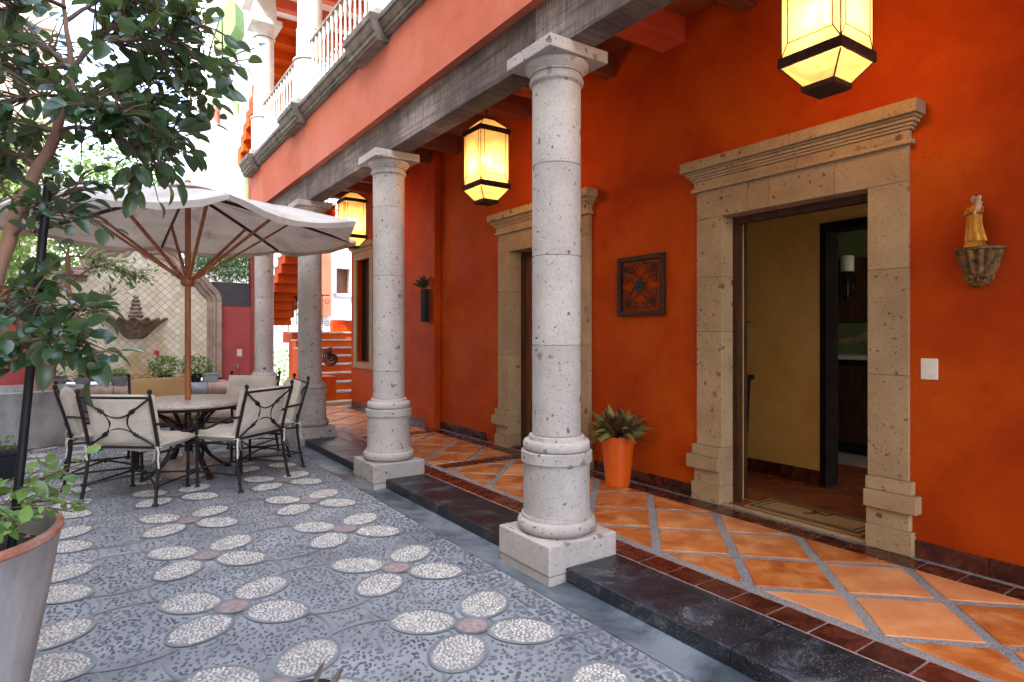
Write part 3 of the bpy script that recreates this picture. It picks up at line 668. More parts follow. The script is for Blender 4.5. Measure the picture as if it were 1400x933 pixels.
# far window with stone surround
wn = MB().box(W2+.10, W2+.12, 10.1, 10.72, .92, 2.72).build('window', 'glass_dark', house)
for y0, y1, z0, z1 in ((9.96, 10.10, .90, 2.72), (10.72, 10.86, .90, 2.72), (9.94, 10.88, .80, .899), (9.96, 10.86, 2.721, 2.86), (9.92, 10.90, 2.861, 2.91), (9.87, 10.95, 2.911, 3.0)):
    ww = .06 if z0 > 2.9 else (.03 if z0 > 2.85 else 0)
    MB().box(W2-.03-ww, W2-.0005, y0, y1, z0, z1).build('window_surround', 'stone_warm', wn, bevel=.003)
for y in (10.11, 10.40, 10.70): MB().box(W2+.07, W2+.099, y-.012, y+.012, .92, 2.72).build('window_frame', 'dark_wood', wn)
# wall end piers, courtyard side
MB().box(2.2195, 2.52, 11.001, 11.28, -.05, 4.08).build('end_wall', 'red_wall', house)
# ================================================================ INSIDE THE OPEN DOOR
rm = struct('room_floor', MB().box(4.31, 9.2, -1.2, 5.4, -.02, FZ-.006), 'tile_grout')
rt = MB()
for i in range(-4, 14):
    for j in range(-10, 14):
        if (i+j) % 2: continue
        poly = clip([(4.5+.3*i-.292, 2.3+.3*j), (4.5+.3*i, 2.3+.3*j-.292), (4.5+.3*i+.292, 2.3+.3*j), (4.5+.3*i, 2.3+.3*j+.292)], 4.36, 6.3, .4, 4.0)
        if poly: o = place('clay_floor_tile', MB().extrude(poly, 'z', FZ-.01, FZ).mesh('clay_floor_tile', 'inner_tile'), rm, (0, 0, 0))
room = thing('room', 'ochre plastered hallway seen through the open doorway', 'room', (5, 2.5, FZ))
MB().box(5.27, 5.40, 2.915, 5.4, FZ, 2.82).build('back_wall', 'ochre', room)
MB().box(5.27, 5.40, -1.2, 1.62, FZ, 2.82).build('back_wall', 'ochre', room)
MB().box(5.27, 5.40, 1.62, 2.915, 2.36, 2.82).build('back_wall', 'ochre', room)
MB().box(4.28, 5.27, 4.1, 4.2, FZ, 2.82).build('side_wall', 'ochre', room)
MB().box(4.301, 5.27, -1.2, -1.1, FZ, .12).box(4.301, 5.27, -1.2, -1.1, 2.78, 2.82).build('added_window_wall', 'ochre', room)  # opening added out of view to fill the hallway with daylight
MB().box(4.271, 9.3, -1.2, 5.4, 2.821, 2.9).build('room_ceiling', 'white_wall', room)
MB().box(4.251, 4.31, 3.030, 3.12, FZ, 2.40).build('door_casing', 'ochre', room)
MB().box(4.252, 4.27, 3.121, 4.1, FZ, 2.82).build('side_wall', 'ochre', room); MB().box(4.272, 4.30, -1.1, 1.93, FZ, 2.82).build('side_wall', 'ochre', room)
MB().box(4.272, 4.30, 1.93, 3.1, 2.40, 2.82).build('side_wall', 'ochre', room)
MB().box(4.311, 4.37, 3.035, 3.80, FZ+.01, 2.36).build('door_leaf', 'dark_wood', room, bevel=.004)
for a, b2 in ((2.86, 2.914), (1.62, 1.68)): MB().box(5.22, 5.42, a, b2, FZ, 2.36).build('dark_doorcase', 'ebony', room)
MB().box(5.22, 5.42, 1.68, 2.86, 2.29, 2.359).build('dark_doorcase', 'ebony', room)
for y0, y1 in ((2.92, 3.30), (3.304, 3.69), (3.694, 4.09)): MB().box(5.252, 5.268, y0, y1, FZ, FZ+.125).build('skirting_tile', 'brown_tile', room)
MB().box(8.0, 8.1, -1.2, 5.4, FZ, 2.82).build('green_wall', 'green_wall', room)
MB().box(5.401, 8.0, 4.6, 4.7, FZ, 2.82).build('green_wall', 'green_wall', room)
MB().box(5.401, 8.0, -1.2, -1.1, FZ, .12).box(5.401, 8.0, -1.2, -1.1, 2.78, 2.82).build('added_window_wall', 'green_wall', room)  # the added opening continues here, daylight fill for the green room
for x in (4.33, 4.8, 5.24, 5.43, 6.3, 7.15, 7.97): MB().box(x-.02, x+.02, -1.18, -1.13, .121, 2.779).build('added_window_mullion', 'dark_wood', room)  # bars of the added daylight opening
MB().box(7.90, 7.999, 2.2, 4.2, 1.55, 2.35).build('niche_panel', 'dark_wood', room, bevel=.01)
MB().box(7.97, 7.995, 3.35, 3.75, 1.05, 1.45).build('picture_frame', 'green_paint', room)
# counter
cn = thing('counter', 'dark cabinet with pale stone top in the room behind the hallway', 'counter', (7.1, 2.6, FZ))
MB().box(6.9, 7.5, 2.0, 4.4, 1.12, 1.16).build('counter_top', 'counter', cn, bevel=.006)
MB().box(6.96, 7.45, 2.05, 4.35, FZ, 1.119).build('cabinet', 'black_metal', cn)
for y in (2.2, 2.75, 3.3): MB().box(6.945, 6.959, y, y+.5, .2, 1.05).build('cabinet_door', 'dark_wood', cn, bevel=.005)
# wall candle holders
def sconce(p, s, label, wallx):
    t = thing('candle_sconce', label, 'candle holder', p)
    x, y, z = p
    MB().lathe([(.001, 0), (.014*s, .004), (.03*s, .03*s), (.055*s, .05*s), (.075*s, .058*s), (.075*s, .066*s)], (x, y, z), 16).build('cup', 'iron', t, True)
    MB().lathe([(.052*s, .067*s), (.052*s, .20*s), (.046*s, .205*s)], (x, y, z), 16).build('candle', 'wax', t, True)
    mb = MB().tube(smoothpath([(x, y, z+.02), (x, y, z-.10*s), (x+.03, y+.02, z-.17*s), (x+.07*s, y+.06*s, z-.08*s), (x+.05, y+.10*s, z-.03*s), (wallx, y+.13*s, z-.02*s)], 5), .011*s, 6)
    for a in range(6): mb.tube(bez((x, y, z-.01), (x+.05*s*math.cos(a), y+.05*s*math.sin(a), z-.03*s), (x+.045*s*math.cos(a), y+.045*s*math.sin(a), z-.09*s), 5), .006*s, 5)
    mb.build('bracket', 'iron', t, True); return t
sconce((7.86, 4.03, 2.09), 1.45, 'iron sconce with thick ivory candle seen through the inner dark doorcase', 7.999)
sconce((4.98, 3.56, 1.53), .55, 'small iron sconce on the ochre hallway wall left of the doorway', 5.27)
ct = thing('console_table', 'narrow dark console table against the ochre wall just inside the doorway', 'table', (4.75, 3.42, FZ))
MB().box(4.62, 4.86, 3.30, 3.9, 1.00, 1.04).build('table_top', 'ebony', ct, bevel=.012)
for (x, y) in ((4.66, 3.36), (4.81, 3.36), (4.66, 3.84), (4.81, 3.84)): MB().tube([(x, y, 1.00), (x, y+.0, .86), (x, y+.02, FZ)], [.045, .035, .02], 8).build('leg', 'ebony', ct, True)
MB().box(4.64, 4.83, 3.33, 3.87, .88, .9999).build('apron', 'ebony', ct)
# door mat
mt = thing('door_mat', 'tan coir door mat with dark double border on the threshold', 'mat', (4.45, 2.45, FZ))
MB().box(4.13, 4.50, 2.03, 2.90, FZ+.0015, FZ+.012).build('mat_body', 'mat', mt)
bd = MB()
for e in (.02, .055):
    w2 = .016 if e < .03 else .01
    x0, x1, y0, y1 = 4.13+e, 4.50-e, 2.03+e*1.4, 2.90-e*1.4
    z0, z1 = FZ+.0121, FZ+.0145
    bd.box(x0, x1, y0, y0+w2, z0, z1).box(x0, x1, y1-w2, y1, z0, z1).box(x0, x0+w2, y0+w2, y1-w2, z0, z1).box(x1-w2, x1, y0+w2, y1-w2, z0, z1)
bd.build('mat_border', 'mat_dark', mt)
MB().tube(smoothpath([(4.30, 2.52, FZ+.014), (4.36, 2.47, FZ+.014), (4.41, 2.51, FZ+.014), (4.37, 2.40, FZ+.014), (4.45, 2.38, FZ+.014)], 5), .012, 5, flat=.3).build('monogram', 'mat_dark', mt)
# ---- person in a quilted coat, mostly behind the jamb, one arm reaching out
def skinned(name, verts, edges_, mat, parent, sub=2):
    me = bpy.data.meshes.new(name); off = worldloc(parent)
    me.from_pydata([Vector(v[:3])-off for v in verts], edges_, [])
    o = bpy.data.objects.new(name, me); COL.objects.link(o); o.parent = parent; me.materials.append(M[mat])
    md = o.modifiers.new('skin', 'SKIN'); md.use_smooth_shade = True
    for i, v in enumerate(verts):
        q = me.skin_vertices[0].data[i]; q.radius = (v[3], v[4] if len(v) > 4 else v[3]); q.use_root = (i == 0)
    s2 = o.modifiers.new('sub', 'SUBSURF'); s2.levels = sub; s2.render_levels = sub
    return o
pc = Vector((6.25, 2.52, FZ))
per = thing('person', 'person in a grey brown quilted coat reaching out an arm behind the dark doorcase', 'person', tuple(pc))
X0, Y0 = pc.x, pc.y
vb = [(X0, Y0, .98, .13, .16), (X0, Y0, 1.2, .12, .16), (X0, Y0, 1.42, .12, .18), (X0, Y0, 1.55, .055), (X0+.0, Y0, 1.66, .075, .085), (X0, Y0, 1.76, .08, .09),
      (X0+.02, Y0+.18, 1.47, .055), (X0-.02, Y0+.42, 1.38, .042), (X0-.06, Y0+.66, 1.33, .032), (X0-.07, Y0+.74, 1.325, .03, .02),
      (X0, Y0-.18, 1.47, .055), (X0, Y0-.22, 1.2, .043), (X0-.02, Y0-.20, .96, .032), (X0-.03, Y0-.19, .88, .03),
      (X0, Y0+.10, .92, .085), (X0, Y0+.11, .52, .06), (X0, Y0+.11, .15, .045), (X0-.09, Y0+.12, .12, .035),
      (X0, Y0-.10, .92, .085), (X0, Y0-.11, .52, .06), (X0, Y0-.11, .15, .045), (X0-.09, Y0-.12, .12, .035)]
eb = [(0, 1), (1, 2), (2, 3), (3, 4), (4, 5), (2, 6), (6, 7), (7, 8), (8, 9), (2, 10), (10, 11), (11, 12), (12, 13), (0, 14), (14, 15), (15, 16), (16, 17), (0, 18), (18, 19), (19, 20), (20, 21)]
skinned('body', vb, eb, 'skin', per)
vc = [(X0, Y0, .86, .16, .20), (X0, Y0, 1.1, .15, .18), (X0, Y0, 1.42, .145, .20), (X0, Y0, 1.52, .09, .1), (X0+.02, Y0+.2, 1.47, .085), (X0-.02, Y0+.42, 1.38, .068), (X0-.055, Y0+.62, 1.335, .055), (X0, Y0-.2, 1.47, .085), (X0, Y0-.235, 1.2, .07), (X0-.02, Y0-.22, .98, .055)]
skinned('quilted_coat', vc, [(0, 1), (1, 2), (2, 3), (2, 4), (4, 5), (5, 6), (2, 7), (7, 8), (8, 9)], 'coat', per)
fm = MB(); hb = Vector((X0-.075, Y0+.76, 1.325))
for i in range(4):
    b0 = hb+Vector((.022-.016*i, .02, .004)); L = (.07, .08, .075, .06)[i]
    fm.tube([b0, b0+Vector((-.004, L*.5, .004)), b0+Vector((-.012, L*.95, -.015))], [.0095, .0085, .006], 6)
fm.tube([hb+Vector((.03, -.01, 0)), hb+Vector((.05, .03, -.01)), hb+Vector((.045, .055, -.018))], [.011, .010, .007], 6)
fm.build('fingers', 'skin', per, True)
MB().ball((X0+.015, Y0, 1.77), .115, 14, 9, (1, .9, 1.05)).build('hair', 'hair', per, True)
lg = skinned('trousers', [(X0, Y0, .90, .13, .17), (X0, Y0+.1, .80, .1), (X0, Y0+.115, .5, .075), (X0, Y0+.115, .17, .06), (X0, Y0-.1, .80, .1), (X0, Y0-.115, .5, .075), (X0, Y0-.115, .17, .06)], [(0, 1), (1, 2), (2, 3), (0, 4), (4, 5), (5, 6)], 'black_metal', per)

# ================================================================ WALL-HUNG THINGS
def lantern(x, y, label):
    t = thing('hanging_lantern', label, 'lantern', (x, y, 2.68), 'amber glass lanterns under the corridor ceiling')
    s = .158
    for z0, z1, q in ((3.345, 3.395, .166), (2.815, 2.868, .166), (2.685, 2.712, .083)):
        fr = MB()
        for a in range(4):
            sx, sy = [(1, 0), (0, 1), (-1, 0), (0, -1)][a]
            if sx: fr.box(x+sx*q-.006, x+sx*q+.006, y-q-.006, y+q+.006, z0, z1)
            else: fr.box(x-q+.006, x+q-.006, y+sy*q-.006, y+sy*q+.006, z0, z1)
        fr.build('metal_band', 'rust_iron', t)
    MB().box(x-.083, x+.083, y-.083, y+.083, 2.680, 2.6845).build('bottom_plate', 'rust_iron', t)
    MB().box(x-.055, x+.055, y-.055, y+.055, 3.495, 3.515).build('top_plate', 'rust_iron', t)
    cm = MB()                                                     # lead cames
    for sx in (-1, 1):
        for sy in (-1, 1):
            cm.tube([(x+sx*s, y+sy*s, 2.868), (x+sx*s, y+sy*s, 3.345)], .0045, 4)
            cm.tube([(x+sx*s, y+sy*s, 2.812), (x+sx*.083, y+sy*.083, 2.712)], .0045, 4)
            cm.tube([(x+sx*s, y+sy*s, 3.40), (x+sx*.055, y+sy*.055, 3.50)], .0045, 4)
    bl = .168
    def face(a, u, z):                                            # point on the bowed side a
        b2 = s+.010*(1-(abs(u)/s)**2)
        return [(x+b2, y+u, z), (x+u, y+b2, z), (x-b2, y+u, z), (x+u, y-b2, z)][a]
    e = s*.76
    for a in range(4):
        for u in (-e, e): cm.tube([face(a, u*1.0, 2.935), face(a, u, 3.345)], .0035, 4)
        cm.tube([face(a, -e, 2.937), face(a, e, 2.937)], .0035, 4)
        cm.tube([face(a, e, 2.937), face(a, s, 2.87)], .0035, 4); cm.tube([face(a, -e, 2.937), face(a, -s, 2.87)], .0035, 4)
    cm.build('came', 'rust_iron', t)
    for a in range(4):
        g2 = MB(); us = [-s, -s*.5, 0, s*.5, s]; vs = [face(a, u, 2.868) for u in us]+[face(a, u, 3.345) for u in us]
        g2.add(vs, [(i, i+1, i+6, i+5) for i in range(4)]); g2.build('glass_pane', 'lantern_glass', t, True)
        def q4(r, z): return [[(x+r, y-r, z), (x+r, y+r, z)], [(x+r, y+r, z), (x-r, y+r, z)], [(x-r, y+r, z), (x-r, y-r, z)], [(x-r, y-r, z), (x+r, y-r, z)]][a]
        lo, hi = q4(.083, 2.7125), q4(s, 2.8145); MB().add(lo+hi[::-1], [(0, 1, 2, 3)]).build('glass_pane', 'lantern_glass', t)
        lo, hi = q4(s, 3.3955), q4(.055, 3.4945); MB().add(lo+hi[::-1], [(0, 1, 2, 3)]).build('glass_pane', 'lantern_glass', t)
    rd = MB().tube([(x, y, 3.515), (x, y, 4.02)], .006, 6); rd.lathe([(.05, 3.998), (.05, 4.02)], (x, y, 0), 12); rd.build('hanging_rod', 'rust_iron', t)
    for k, (ox, oy) in enumerate(((-.055, -.03), (.06, .03))):
        MB().lathe([(.004, .0), (.012, .006), (.014, .03), (.008, .06), (.002, .075)], (x+ox, y+oy, 3.07), 8).build('bulb', 'bulb', t, True)
        li = bpy.data.lights.new('lantern_light', 'POINT'); li.energy = 2.7; li.color = (1, .70, .38); li.shadow_soft_size = .035
        lo = bpy.data.objects.new('lantern_light', li); COL.objects.link(lo); lo.parent = t; lo.location = Vector((x+ox, y+oy, 3.03))-t.location
    return t
lantern(3.20, 1.75, 'largest amber glass lantern, hanging above the open doorway')
lantern(3.20, 5.14, 'amber glass lantern hanging in front of the closed wooden door')
lantern(3.20, 8.92, 'smallest amber glass lantern, partly behind the parasol tip')
# switches
sw = thing('light_switch', 'cream double light switch on the orange wall right of the doorway', 'switch', (WX, 1.60, 1.2))
MB().box(WX-.009, WX-.0005, 1.556, 1.646, 1.135, 1.258).build('plate', 'white_plastic', sw, bevel=.004)
for z in (1.155, 1.208): MB().box(WX-.0125, WX-.0091, 1.577, 1.625, z, z+.030).build('rocker', 'white_plastic', sw, bevel=.002)
sw = thing('wall_socket', 'small white socket plate on the rose red end wall', 'socket', (2.045, 11.1, 1.12))
MB().box(2.005, 2.085, 11.088, 11.0995, 1.03, 1.15).build('plate', 'white_plastic', sw, bevel=.004)
MB().box(2.03, 2.06, 11.083, 11.0879, 1.06, 1.12).build('socket_face', 'white_plastic', sw)
tp = thing('wall_tap', 'small metal garden tap on the rose red wall under the socket', 'tap', (2.02, 11.05, .85))
MB().tube([(2.01, 11.099, .87), (2.01, 11.04, .87), (2.01, 11.02, .83)], .011, 8).build('spout', 'grey_pot', tp, True)
MB().tube([(1.98, 11.05, .895), (2.04, 11.05, .895)], .006, 6).build('handle', 'grey_pot', tp, True)
# iron grille
gr = thing('iron_grille', 'square dark wrought iron scroll grille on the orange wall between the two doors', 'wall ornament', (WX, 3.88, 1.57))
gy0, gy1, gz0, gz1 = 3.60, 4.16, 1.565, 2.10; gx = WX-.03
MB().box(gx-.012, WX-.001, gy0, gy0+.042, gz0, gz1).box(gx-.012, WX-.001, gy1-.042, gy1, gz0, gz1).box(gx-.0125, WX-.001, gy0+.042, gy1-.042, gz0, gz0+.042).box(gx-.0125, WX-.001, gy0+.042, gy1-.042, gz1-.042, gz1).build('frame', 'rust_iron', gr, bevel=.005)
sm = MB(); gcy, gcz = (gy0+gy1)/2, (gz0+gz1)/2
def spiral(cy, cz, r, turns, a0, sgn=1, n=22): return [(gx, cy+sgn*r*(1-i/n*.85)*math.cos(a0+turns*2*math.pi*i/n), cz+r*(1-i/n*.85)*math.sin(a0+turns*2*math.pi*i/n)) for i in range(n+1)]
for q in range(4):
    def rot(p, q=q):
        y, z = p[1]-gcy, p[2]-gcz
        for _ in range(q): y, z = -z, y
        return (p[0], gcy+y, gcz+z)
    for sg in (-1, 1):
        sm.tube([rot(p) for p in spiral(gcy+sg*.052, gcz+.165, .045, 1.3, R(-90), sg)], .0052, 5)
        sm.tube([rot(p) for p in spiral(gcy+sg*.145, gcz+.160, .038, 1.3, R(180), sg)], .0052, 5)
        sm.tube([rot(p) for p in bez((gx, gcy, gcz+.05), (gx, gcy+sg*.03, gcz+.11), (gx, gcy+sg*.17, gcz+.13), 8)], .0055, 5)
        sm.tube([rot(p) for p in bez((gx, gcy+sg*.02, gcz+.205), (gx, gcy+sg*.10, gcz+.19), (gx, gcy+sg*.19, gcz+.19), 8)], .005, 5)
sm.build('scrollwork', 'rust_iron', gr, True)
rs = MB()
for k in range(8):
    a = k*math.pi/4; rs.ball((gx-.012, gcy+.038*math.cos(a), gcz+.038*math.sin(a)), .026, 8, 5, (.35, 1, 1))
rs.ball((gx-.02, gcy, gcz), .026, 8, 5, (.6, 1, 1)); rs.build('rosette', 'iron', gr, True)
# carved console with saint figure
cs = thing('wall_bracket', 'carved dark gilt wall bracket on the orange wall near the right edge', 'bracket', (WX, 1.35, 1.66))
by = 1.352
cb = MB(); nn = 40
for i in range(11):
    t = i/10; z = 1.675+.185*t; r = .048+.060*t**.8
    for j in range(nn+1):
        th = math.pi*j/nn; fl_ = 1+.10*math.cos(th*14)*(.4+.6*t)+.06*fnoise(th*6, t*9)
        cb.v.append((WX-.001-r*.95*math.sin(th)*fl_*.95, by+r*math.cos(th)*(1 if j in (0, nn) else fl_), z))
for i in range(10):
    for j in range(nn): k = i*(nn+1)+j; cb.f.append((k, k+1, k+nn+2, k+nn+1))
cb.f.append(tuple(range(nn, -1, -1))); cb.f.append(tuple(10*(nn+1)+j for j in range(nn+1)))
cb.build('carved_body', 'gold_dark', cs, True)
vo_ = MB()
for sg in (-1, 1): vo_.tube([(WX-.062-.012*(1-i/20), by+sg*.030+sg*.026*(1-i/26)*math.cos(i*.5), 1.70+.024*(1-i/26)*math.sin(i*.5)) for i in range(20)], .0065, 6)
vo_.ball((WX-.05, by, 1.672), .028, 8, 6, (.9, 1.4, .6)); vo_.build('scroll', 'gold_dark', cs, True)
prof = [(math.cos(math.pi*j/14)*.120, math.sin(math.pi*j/14)*.105) for j in range(15)]
MB().extrude([(WX-.001-b2, by+a) for a, b2 in prof], 'z', 1.8605, 1.876).build('shelf', 'gold_dark', cs, bevel=.003)
st = thing('saint_statue', 'small gilded statue of a robed saint carrying a child, on the carved bracket', 'statue', (WX-.055, by, 1.877))
sx, sy, sz = WX-.055, by+.004, 1.877
MB().box(sx-.035, sx+.035, sy-.040, sy+.044, sz, sz+.014).box(sx-.031, sx+.031, sy-.036, sy+.040, sz+.014, sz+.030).build('base', 'gold', st, bevel=.002)
rb = MB(); n = 32
for i in range(15):
    t = i/14; z = sz+.031+.215*t
    rr = .030*(1-t)**.8+.017+(.008*math.sin(math.pi*min(1, max(0, (t-.55)/.4))))
    if t > .93: rr = .012
    for j in range(n):
        th = 2*math.pi*j/n; fo = 1+(.13*math.cos(th*9+t*2)*(1-t)+.05*fnoise(th*3, t*6))*(t < .8)
        rb.v.append((sx+rr*.8*fo*math.cos(th), sy+rr*fo*math.sin(th)+.006*math.sin(t*3), z))
for i in range(14):
    for j in range(n): q = (j+1) % n; rb.f.append((i*n+j, i*n+q, (i+1)*n+q, (i+1)*n+j))
rb.f.append(tuple(range(n))[::-1]); rb.build('robe', 'gold', st, True)
hd = MB().ball((sx-.004, sy+.004, sz+.262), .0185, 12, 9, (1, .9, 1.2)); hd.ball((sx-.022, sy+.004, sz+.259), .005, 6, 5, (1, .8, 1.4)); hd.build('head', 'skin', st, True)
MB().ball((sx+.002, sy+.004, sz+.268), .020, 12, 8, (1, .95, 1.1)).build('hair', 'hair', st, True)
MB().tube([(sx, sy+.028, sz+.215), (sx-.018, sy+.040, sz+.180), (sx-.036, sy+.010, sz+.185)], [.014, .013, .008], 8).tube([(sx, sy-.026, sz+.215), (sx-.020, sy-.034, sz+.185), (sx-.036, sy-.008, sz+.188)], [.014, .013, .008], 8).build('sleeve', 'gold', st, True)
ch = MB().ball((sx-.030, sy-.026, sz+.262), .0125, 10, 7, (1, .95, 1.15)); ch.tube([(sx-.030, sy-.026, sz+.250), (sx-.030, sy-.024, sz+.225), (sx-.032, sy-.018, sz+.195)], [.008, .016, .012], 8)
ch.tube([(sx-.034, sy-.03, sz+.24), (sx-.045, sy-.045, sz+.23)], [.006, .004], 6); ch.tube([(sx-.032, sy-.02, sz+.2), (sx-.046, sy-.012, sz+.19), (sx-.048, sy-.014, sz+.165)], [.008, .007, .005], 6); ch.build('child', 'skin', st, True)
# ---- leaves helper
def leaf_me(name, mat, L, Wd, fold=.25, curl=.2, n=5, tip=.85, round_=.8):
    mb = MB(); ks = []
    for i in range(n+1):
        t = i/n; wd = Wd*math.sin(math.pi*min(1, t**round_))**tip*.5 if 0 < i < n else 0
        z = -curl*L*t*t; y = L*t
        if wd < 1e-5: ks.append((len(mb.v),)); mb.v.append((0, y, z))
        else: ks.append((len(mb.v), len(mb.v)+1, len(mb.v)+2)); mb.v += [(-wd, y, z+fold*wd), (0, y, z), (wd, y, z+fold*wd)]
    for a, b2 in zip(ks[:-1], ks[1:]):
        if len(a) == 1 and len(b2) == 3: mb.f += [(a[0], b2[1], b2[0]), (a[0], b2[2], b2[1])]
        elif len(a) == 3 and len(b2) == 3: mb.f += [(a[0], a[1], b2[1], b2[0]), (a[1], a[2], b2[2], b2[1])]
        elif len(a) == 3: mb.f += [(a[0], a[1], b2[0]), (a[1], a[2], b2[0])]
    me = mb.mesh(name, mat, True, fix=False); return me
def leafmass(name, protos, mats4, parent, mat, label=None):
    "one mesh of many leaves: protos list of (verts,faces), mats4 list of (proto index, 4x4 matrix)"
    V, F = [], []; off = worldloc(parent) if parent else Vector((0, 0, 0)); k = 0
    arr = [(np.array([v.co[:] for v in p.vertices]), [tuple(f.vertices) for f in p.polygons]) for p in protos]
    for pi, m in mats4:
        vs, fs = arr[pi]; mm = np.array(m); q = vs @ mm[:3, :3].T+mm[:3, 3]-np.array(off[:])
        V.append(q); F += [tuple(i+k for i in f) for f in fs]; k += len(vs)
    me = bpy.data.meshes.new(name); me.from_pydata(np.concatenate(V).tolist(), [], F); me.materials.append(M[mat])
    me.polygons.foreach_set('use_smooth', [True]*len(me.polygons))
    o = bpy.data.objects.new(name, me); COL.objects.link(o)
    if parent: o.parent = parent
    o['kind'] = 'stuff'; return o
def orient(dirv, roll=0, up=Vector((0, 0, 1))):
    y = dirv.normalized(); x = y.cross(up)
    if x.length < 1e-4: x = Vector((1, 0, 0))
    x.normalize(); z = x.cross(y); m = Matrix((x, y, z)).transposed(); return m @ Matrix.Rotation(roll, 3, 'Y')
# ---- hexagonal wall planter with succulent
wp = thing('wall_planter', 'tall hexagonal dark metal wall planter with a succulent, on the orange wall', 'planter', (W2-.06, 7.90, 1.53))
hx = [(W2-.07+.07*math.cos(R(60*k)), 7.88+.075*math.sin(R(60*k))) for k in range(6)]
MB().extrude([(W2-.07+(a-W2+.07)*.92, b2) for a, b2 in hx], 'z', 1.57, 2.04).build('pot', 'black_plastic', wp)
sl_ = [leaf_me('succulent_leaf', 'succulent', .16, .065, .5, -.12, 5, round_=.7)]
for k in range(22):
    a = k*2.4; el = R(15+k*3.2); dv = Vector((math.cos(a)*math.cos(el), math.sin(a)*math.cos(el), math.sin(el)))
    if dv.x > .35: dv.x = -dv.x
    place('leaf', sl_[0], wp, Vector((W2-.08, 7.88, 2.04))+dv*.02, orient(dv).to_euler(), random.uniform(.8, 1.35))
# ---- orange pot with bromeliad-like plant
op = thing('potted_plant', 'glossy orange tapered pot with olive leafy plant against the orange wall', 'potted plant', (3.80, 3.93, FZ))
ox, oy = 3.80, 3.93
MB().lathe([(.098, 0), (.104, .006), (.146, .40), (.150, .43), (.150, .437), (.139, .437), (.134, .40), (.10, .38)], (ox, oy, FZ+.001), 40, cap1=True).build('pot', 'orange_glaze', op, True)
MB().lathe([(.133, .385), (.06, .40), (.001, .405)], (ox, oy, FZ), 20, cap0=False).build('soil', 'soil', op, True)
lf = [leaf_me('leaf', 'agave', L, Wd, .35, c, 5, round_=.75) for L, Wd, c in ((.20, .064, .12), (.24, .070, .32), (.17, .060, .05))]
for k in range(170):
    a = k*2.39996; el = R(2+84*(((k*7) % 170)/170)); r = random.uniform(0, .09)
    dv = Vector((math.cos(a)*math.cos(el), math.sin(a)*math.cos(el), math.sin(el)))
    p = Vector((ox, oy, FZ+.41))+Vector((math.cos(a), math.sin(a), 0))*r+Vector((0, 0, random.uniform(0, .06)))
    e = p+dv*.2
    if e.x > WX-.03: dv.x *= .2; dv.normalize()
    place('leaf', lf[k % 3], op, p, orient(dv, random.gauss(0, .7)).to_euler(), random.uniform(.75, 1.1))
# ================================================================ TABLE, CHAIRS, PARASOL
TC = Vector((.80, 6.96, 0))
tb = thing('garden_table', 'round tan stone mosaic table on curved iron legs with the parasol pole through it', 'table', tuple(TC))
MB().lathe([(.03, .700), (.560, .700), (.582, .706), (.590, .722), (.586, .738), (.575, .743), (.03, .743)], (TC.x, TC.y, 0), 48).build('tabletop', 'tabletop', tb, True)
MB().lathe([(.545, .672), (.555, .6995), (.535, .6995), (.53, .672)], (TC.x, TC.y, 0), 40, False, False).build('rim_frame', 'iron', tb, True)
for k in range(4):
    a = R(20+90*k); ca, sa = math.cos(a), math.sin(a); lg = MB()
    for s2, (q0, q1, q2) in ((0, (.50, .16, .14)), (.05, (.44, .12, .10))):
        pts = [(TC.x+r*ca-s2*sa*.6, TC.y+r*sa+s2*ca*.6, z) for r, z in ((q0, .69), (.36, .66), (q1+.06, .56), (q2, .44), (q1, .30), (.24, .15), (.36, .05), (.42, .015))]
        lg.tube(smoothpath(pts, 4), .013, 6)
    lg.tube([(TC.x+.40*ca, TC.y+.40*sa, 0), (TC.x+.44*ca, TC.y+.44*sa, .02)], .025, 8)
    lg.tube([(TC.x+.14*ca, TC.y+.14*sa, .42), (TC.x+.15*ca, TC.y+.15*sa, .47)], .026, 8)
    lg.build('leg', 'iron', tb, True)
MB().lathe([(.150, .44), (.158, .45), (.150, .46), (.142, .45), (.15, .44)], (TC.x, TC.y, 0), 24, False, False).build('ring', 'iron', tb, True)

def pillow(name, w, h, th, nx=14, ny=14, seed=0, puff=.9, tuft=False):
    "soft cushion lying in local x,y with thickness z"
    mb = MB(); idx = {}
    for side in (1, -1):
        for i in range(nx+1):
            for j in range(ny+1):
                u, v2 = i/nx*2-1, j/ny*2-1
                e = (1-abs(u)**3.2)*(1-abs(v2)**3.2); e = max(e, 0)**.45
                wr = .10*fnoise(u*2+seed, v2*2.2, side*3)+.05*fnoise(u*6+seed, v2*5, side)
                z = side*th*.5*e*(puff+wr*2.2)
                q = 1-.035*(u*u*v2*v2); x, y = u*w/2*q*(1-.03*(1-v2*v2)), v2*h/2*q*(1-.03*(1-u*u))
                if i in (0, nx) or j in (0, ny):
                    key = (i, j)
                    if key in idx and side < 0: continue
                    idx[key] = len(mb.v)
                idx[(i, j, side)] = idx[(i, j)] if (i in (0, nx) or j in (0, ny)) else len(mb.v)
                if (i in (0, nx) or j in (0, ny)): idx[(i, j, -1)] = idx[(i, j)]
                mb.v.append((x, y, z))
        for i in range(nx):
            for j in range(ny):
                f = (idx[(i, j, side)] if (i, j, side) in idx else idx[(i, j)], 0, 0)
    for side in (1, -1):
        def g(i, j): return idx[(i, j)] if (i in (0, nx) or j in (0, ny)) else idx[(i, j, side)]
        for i in range(nx):
            for j in range(ny):
                f = (g(i, j), g(i+1, j), g(i+1, j+1), g(i, j+1)); mb.f.append(f if side > 0 else f[::-1])
    return mb
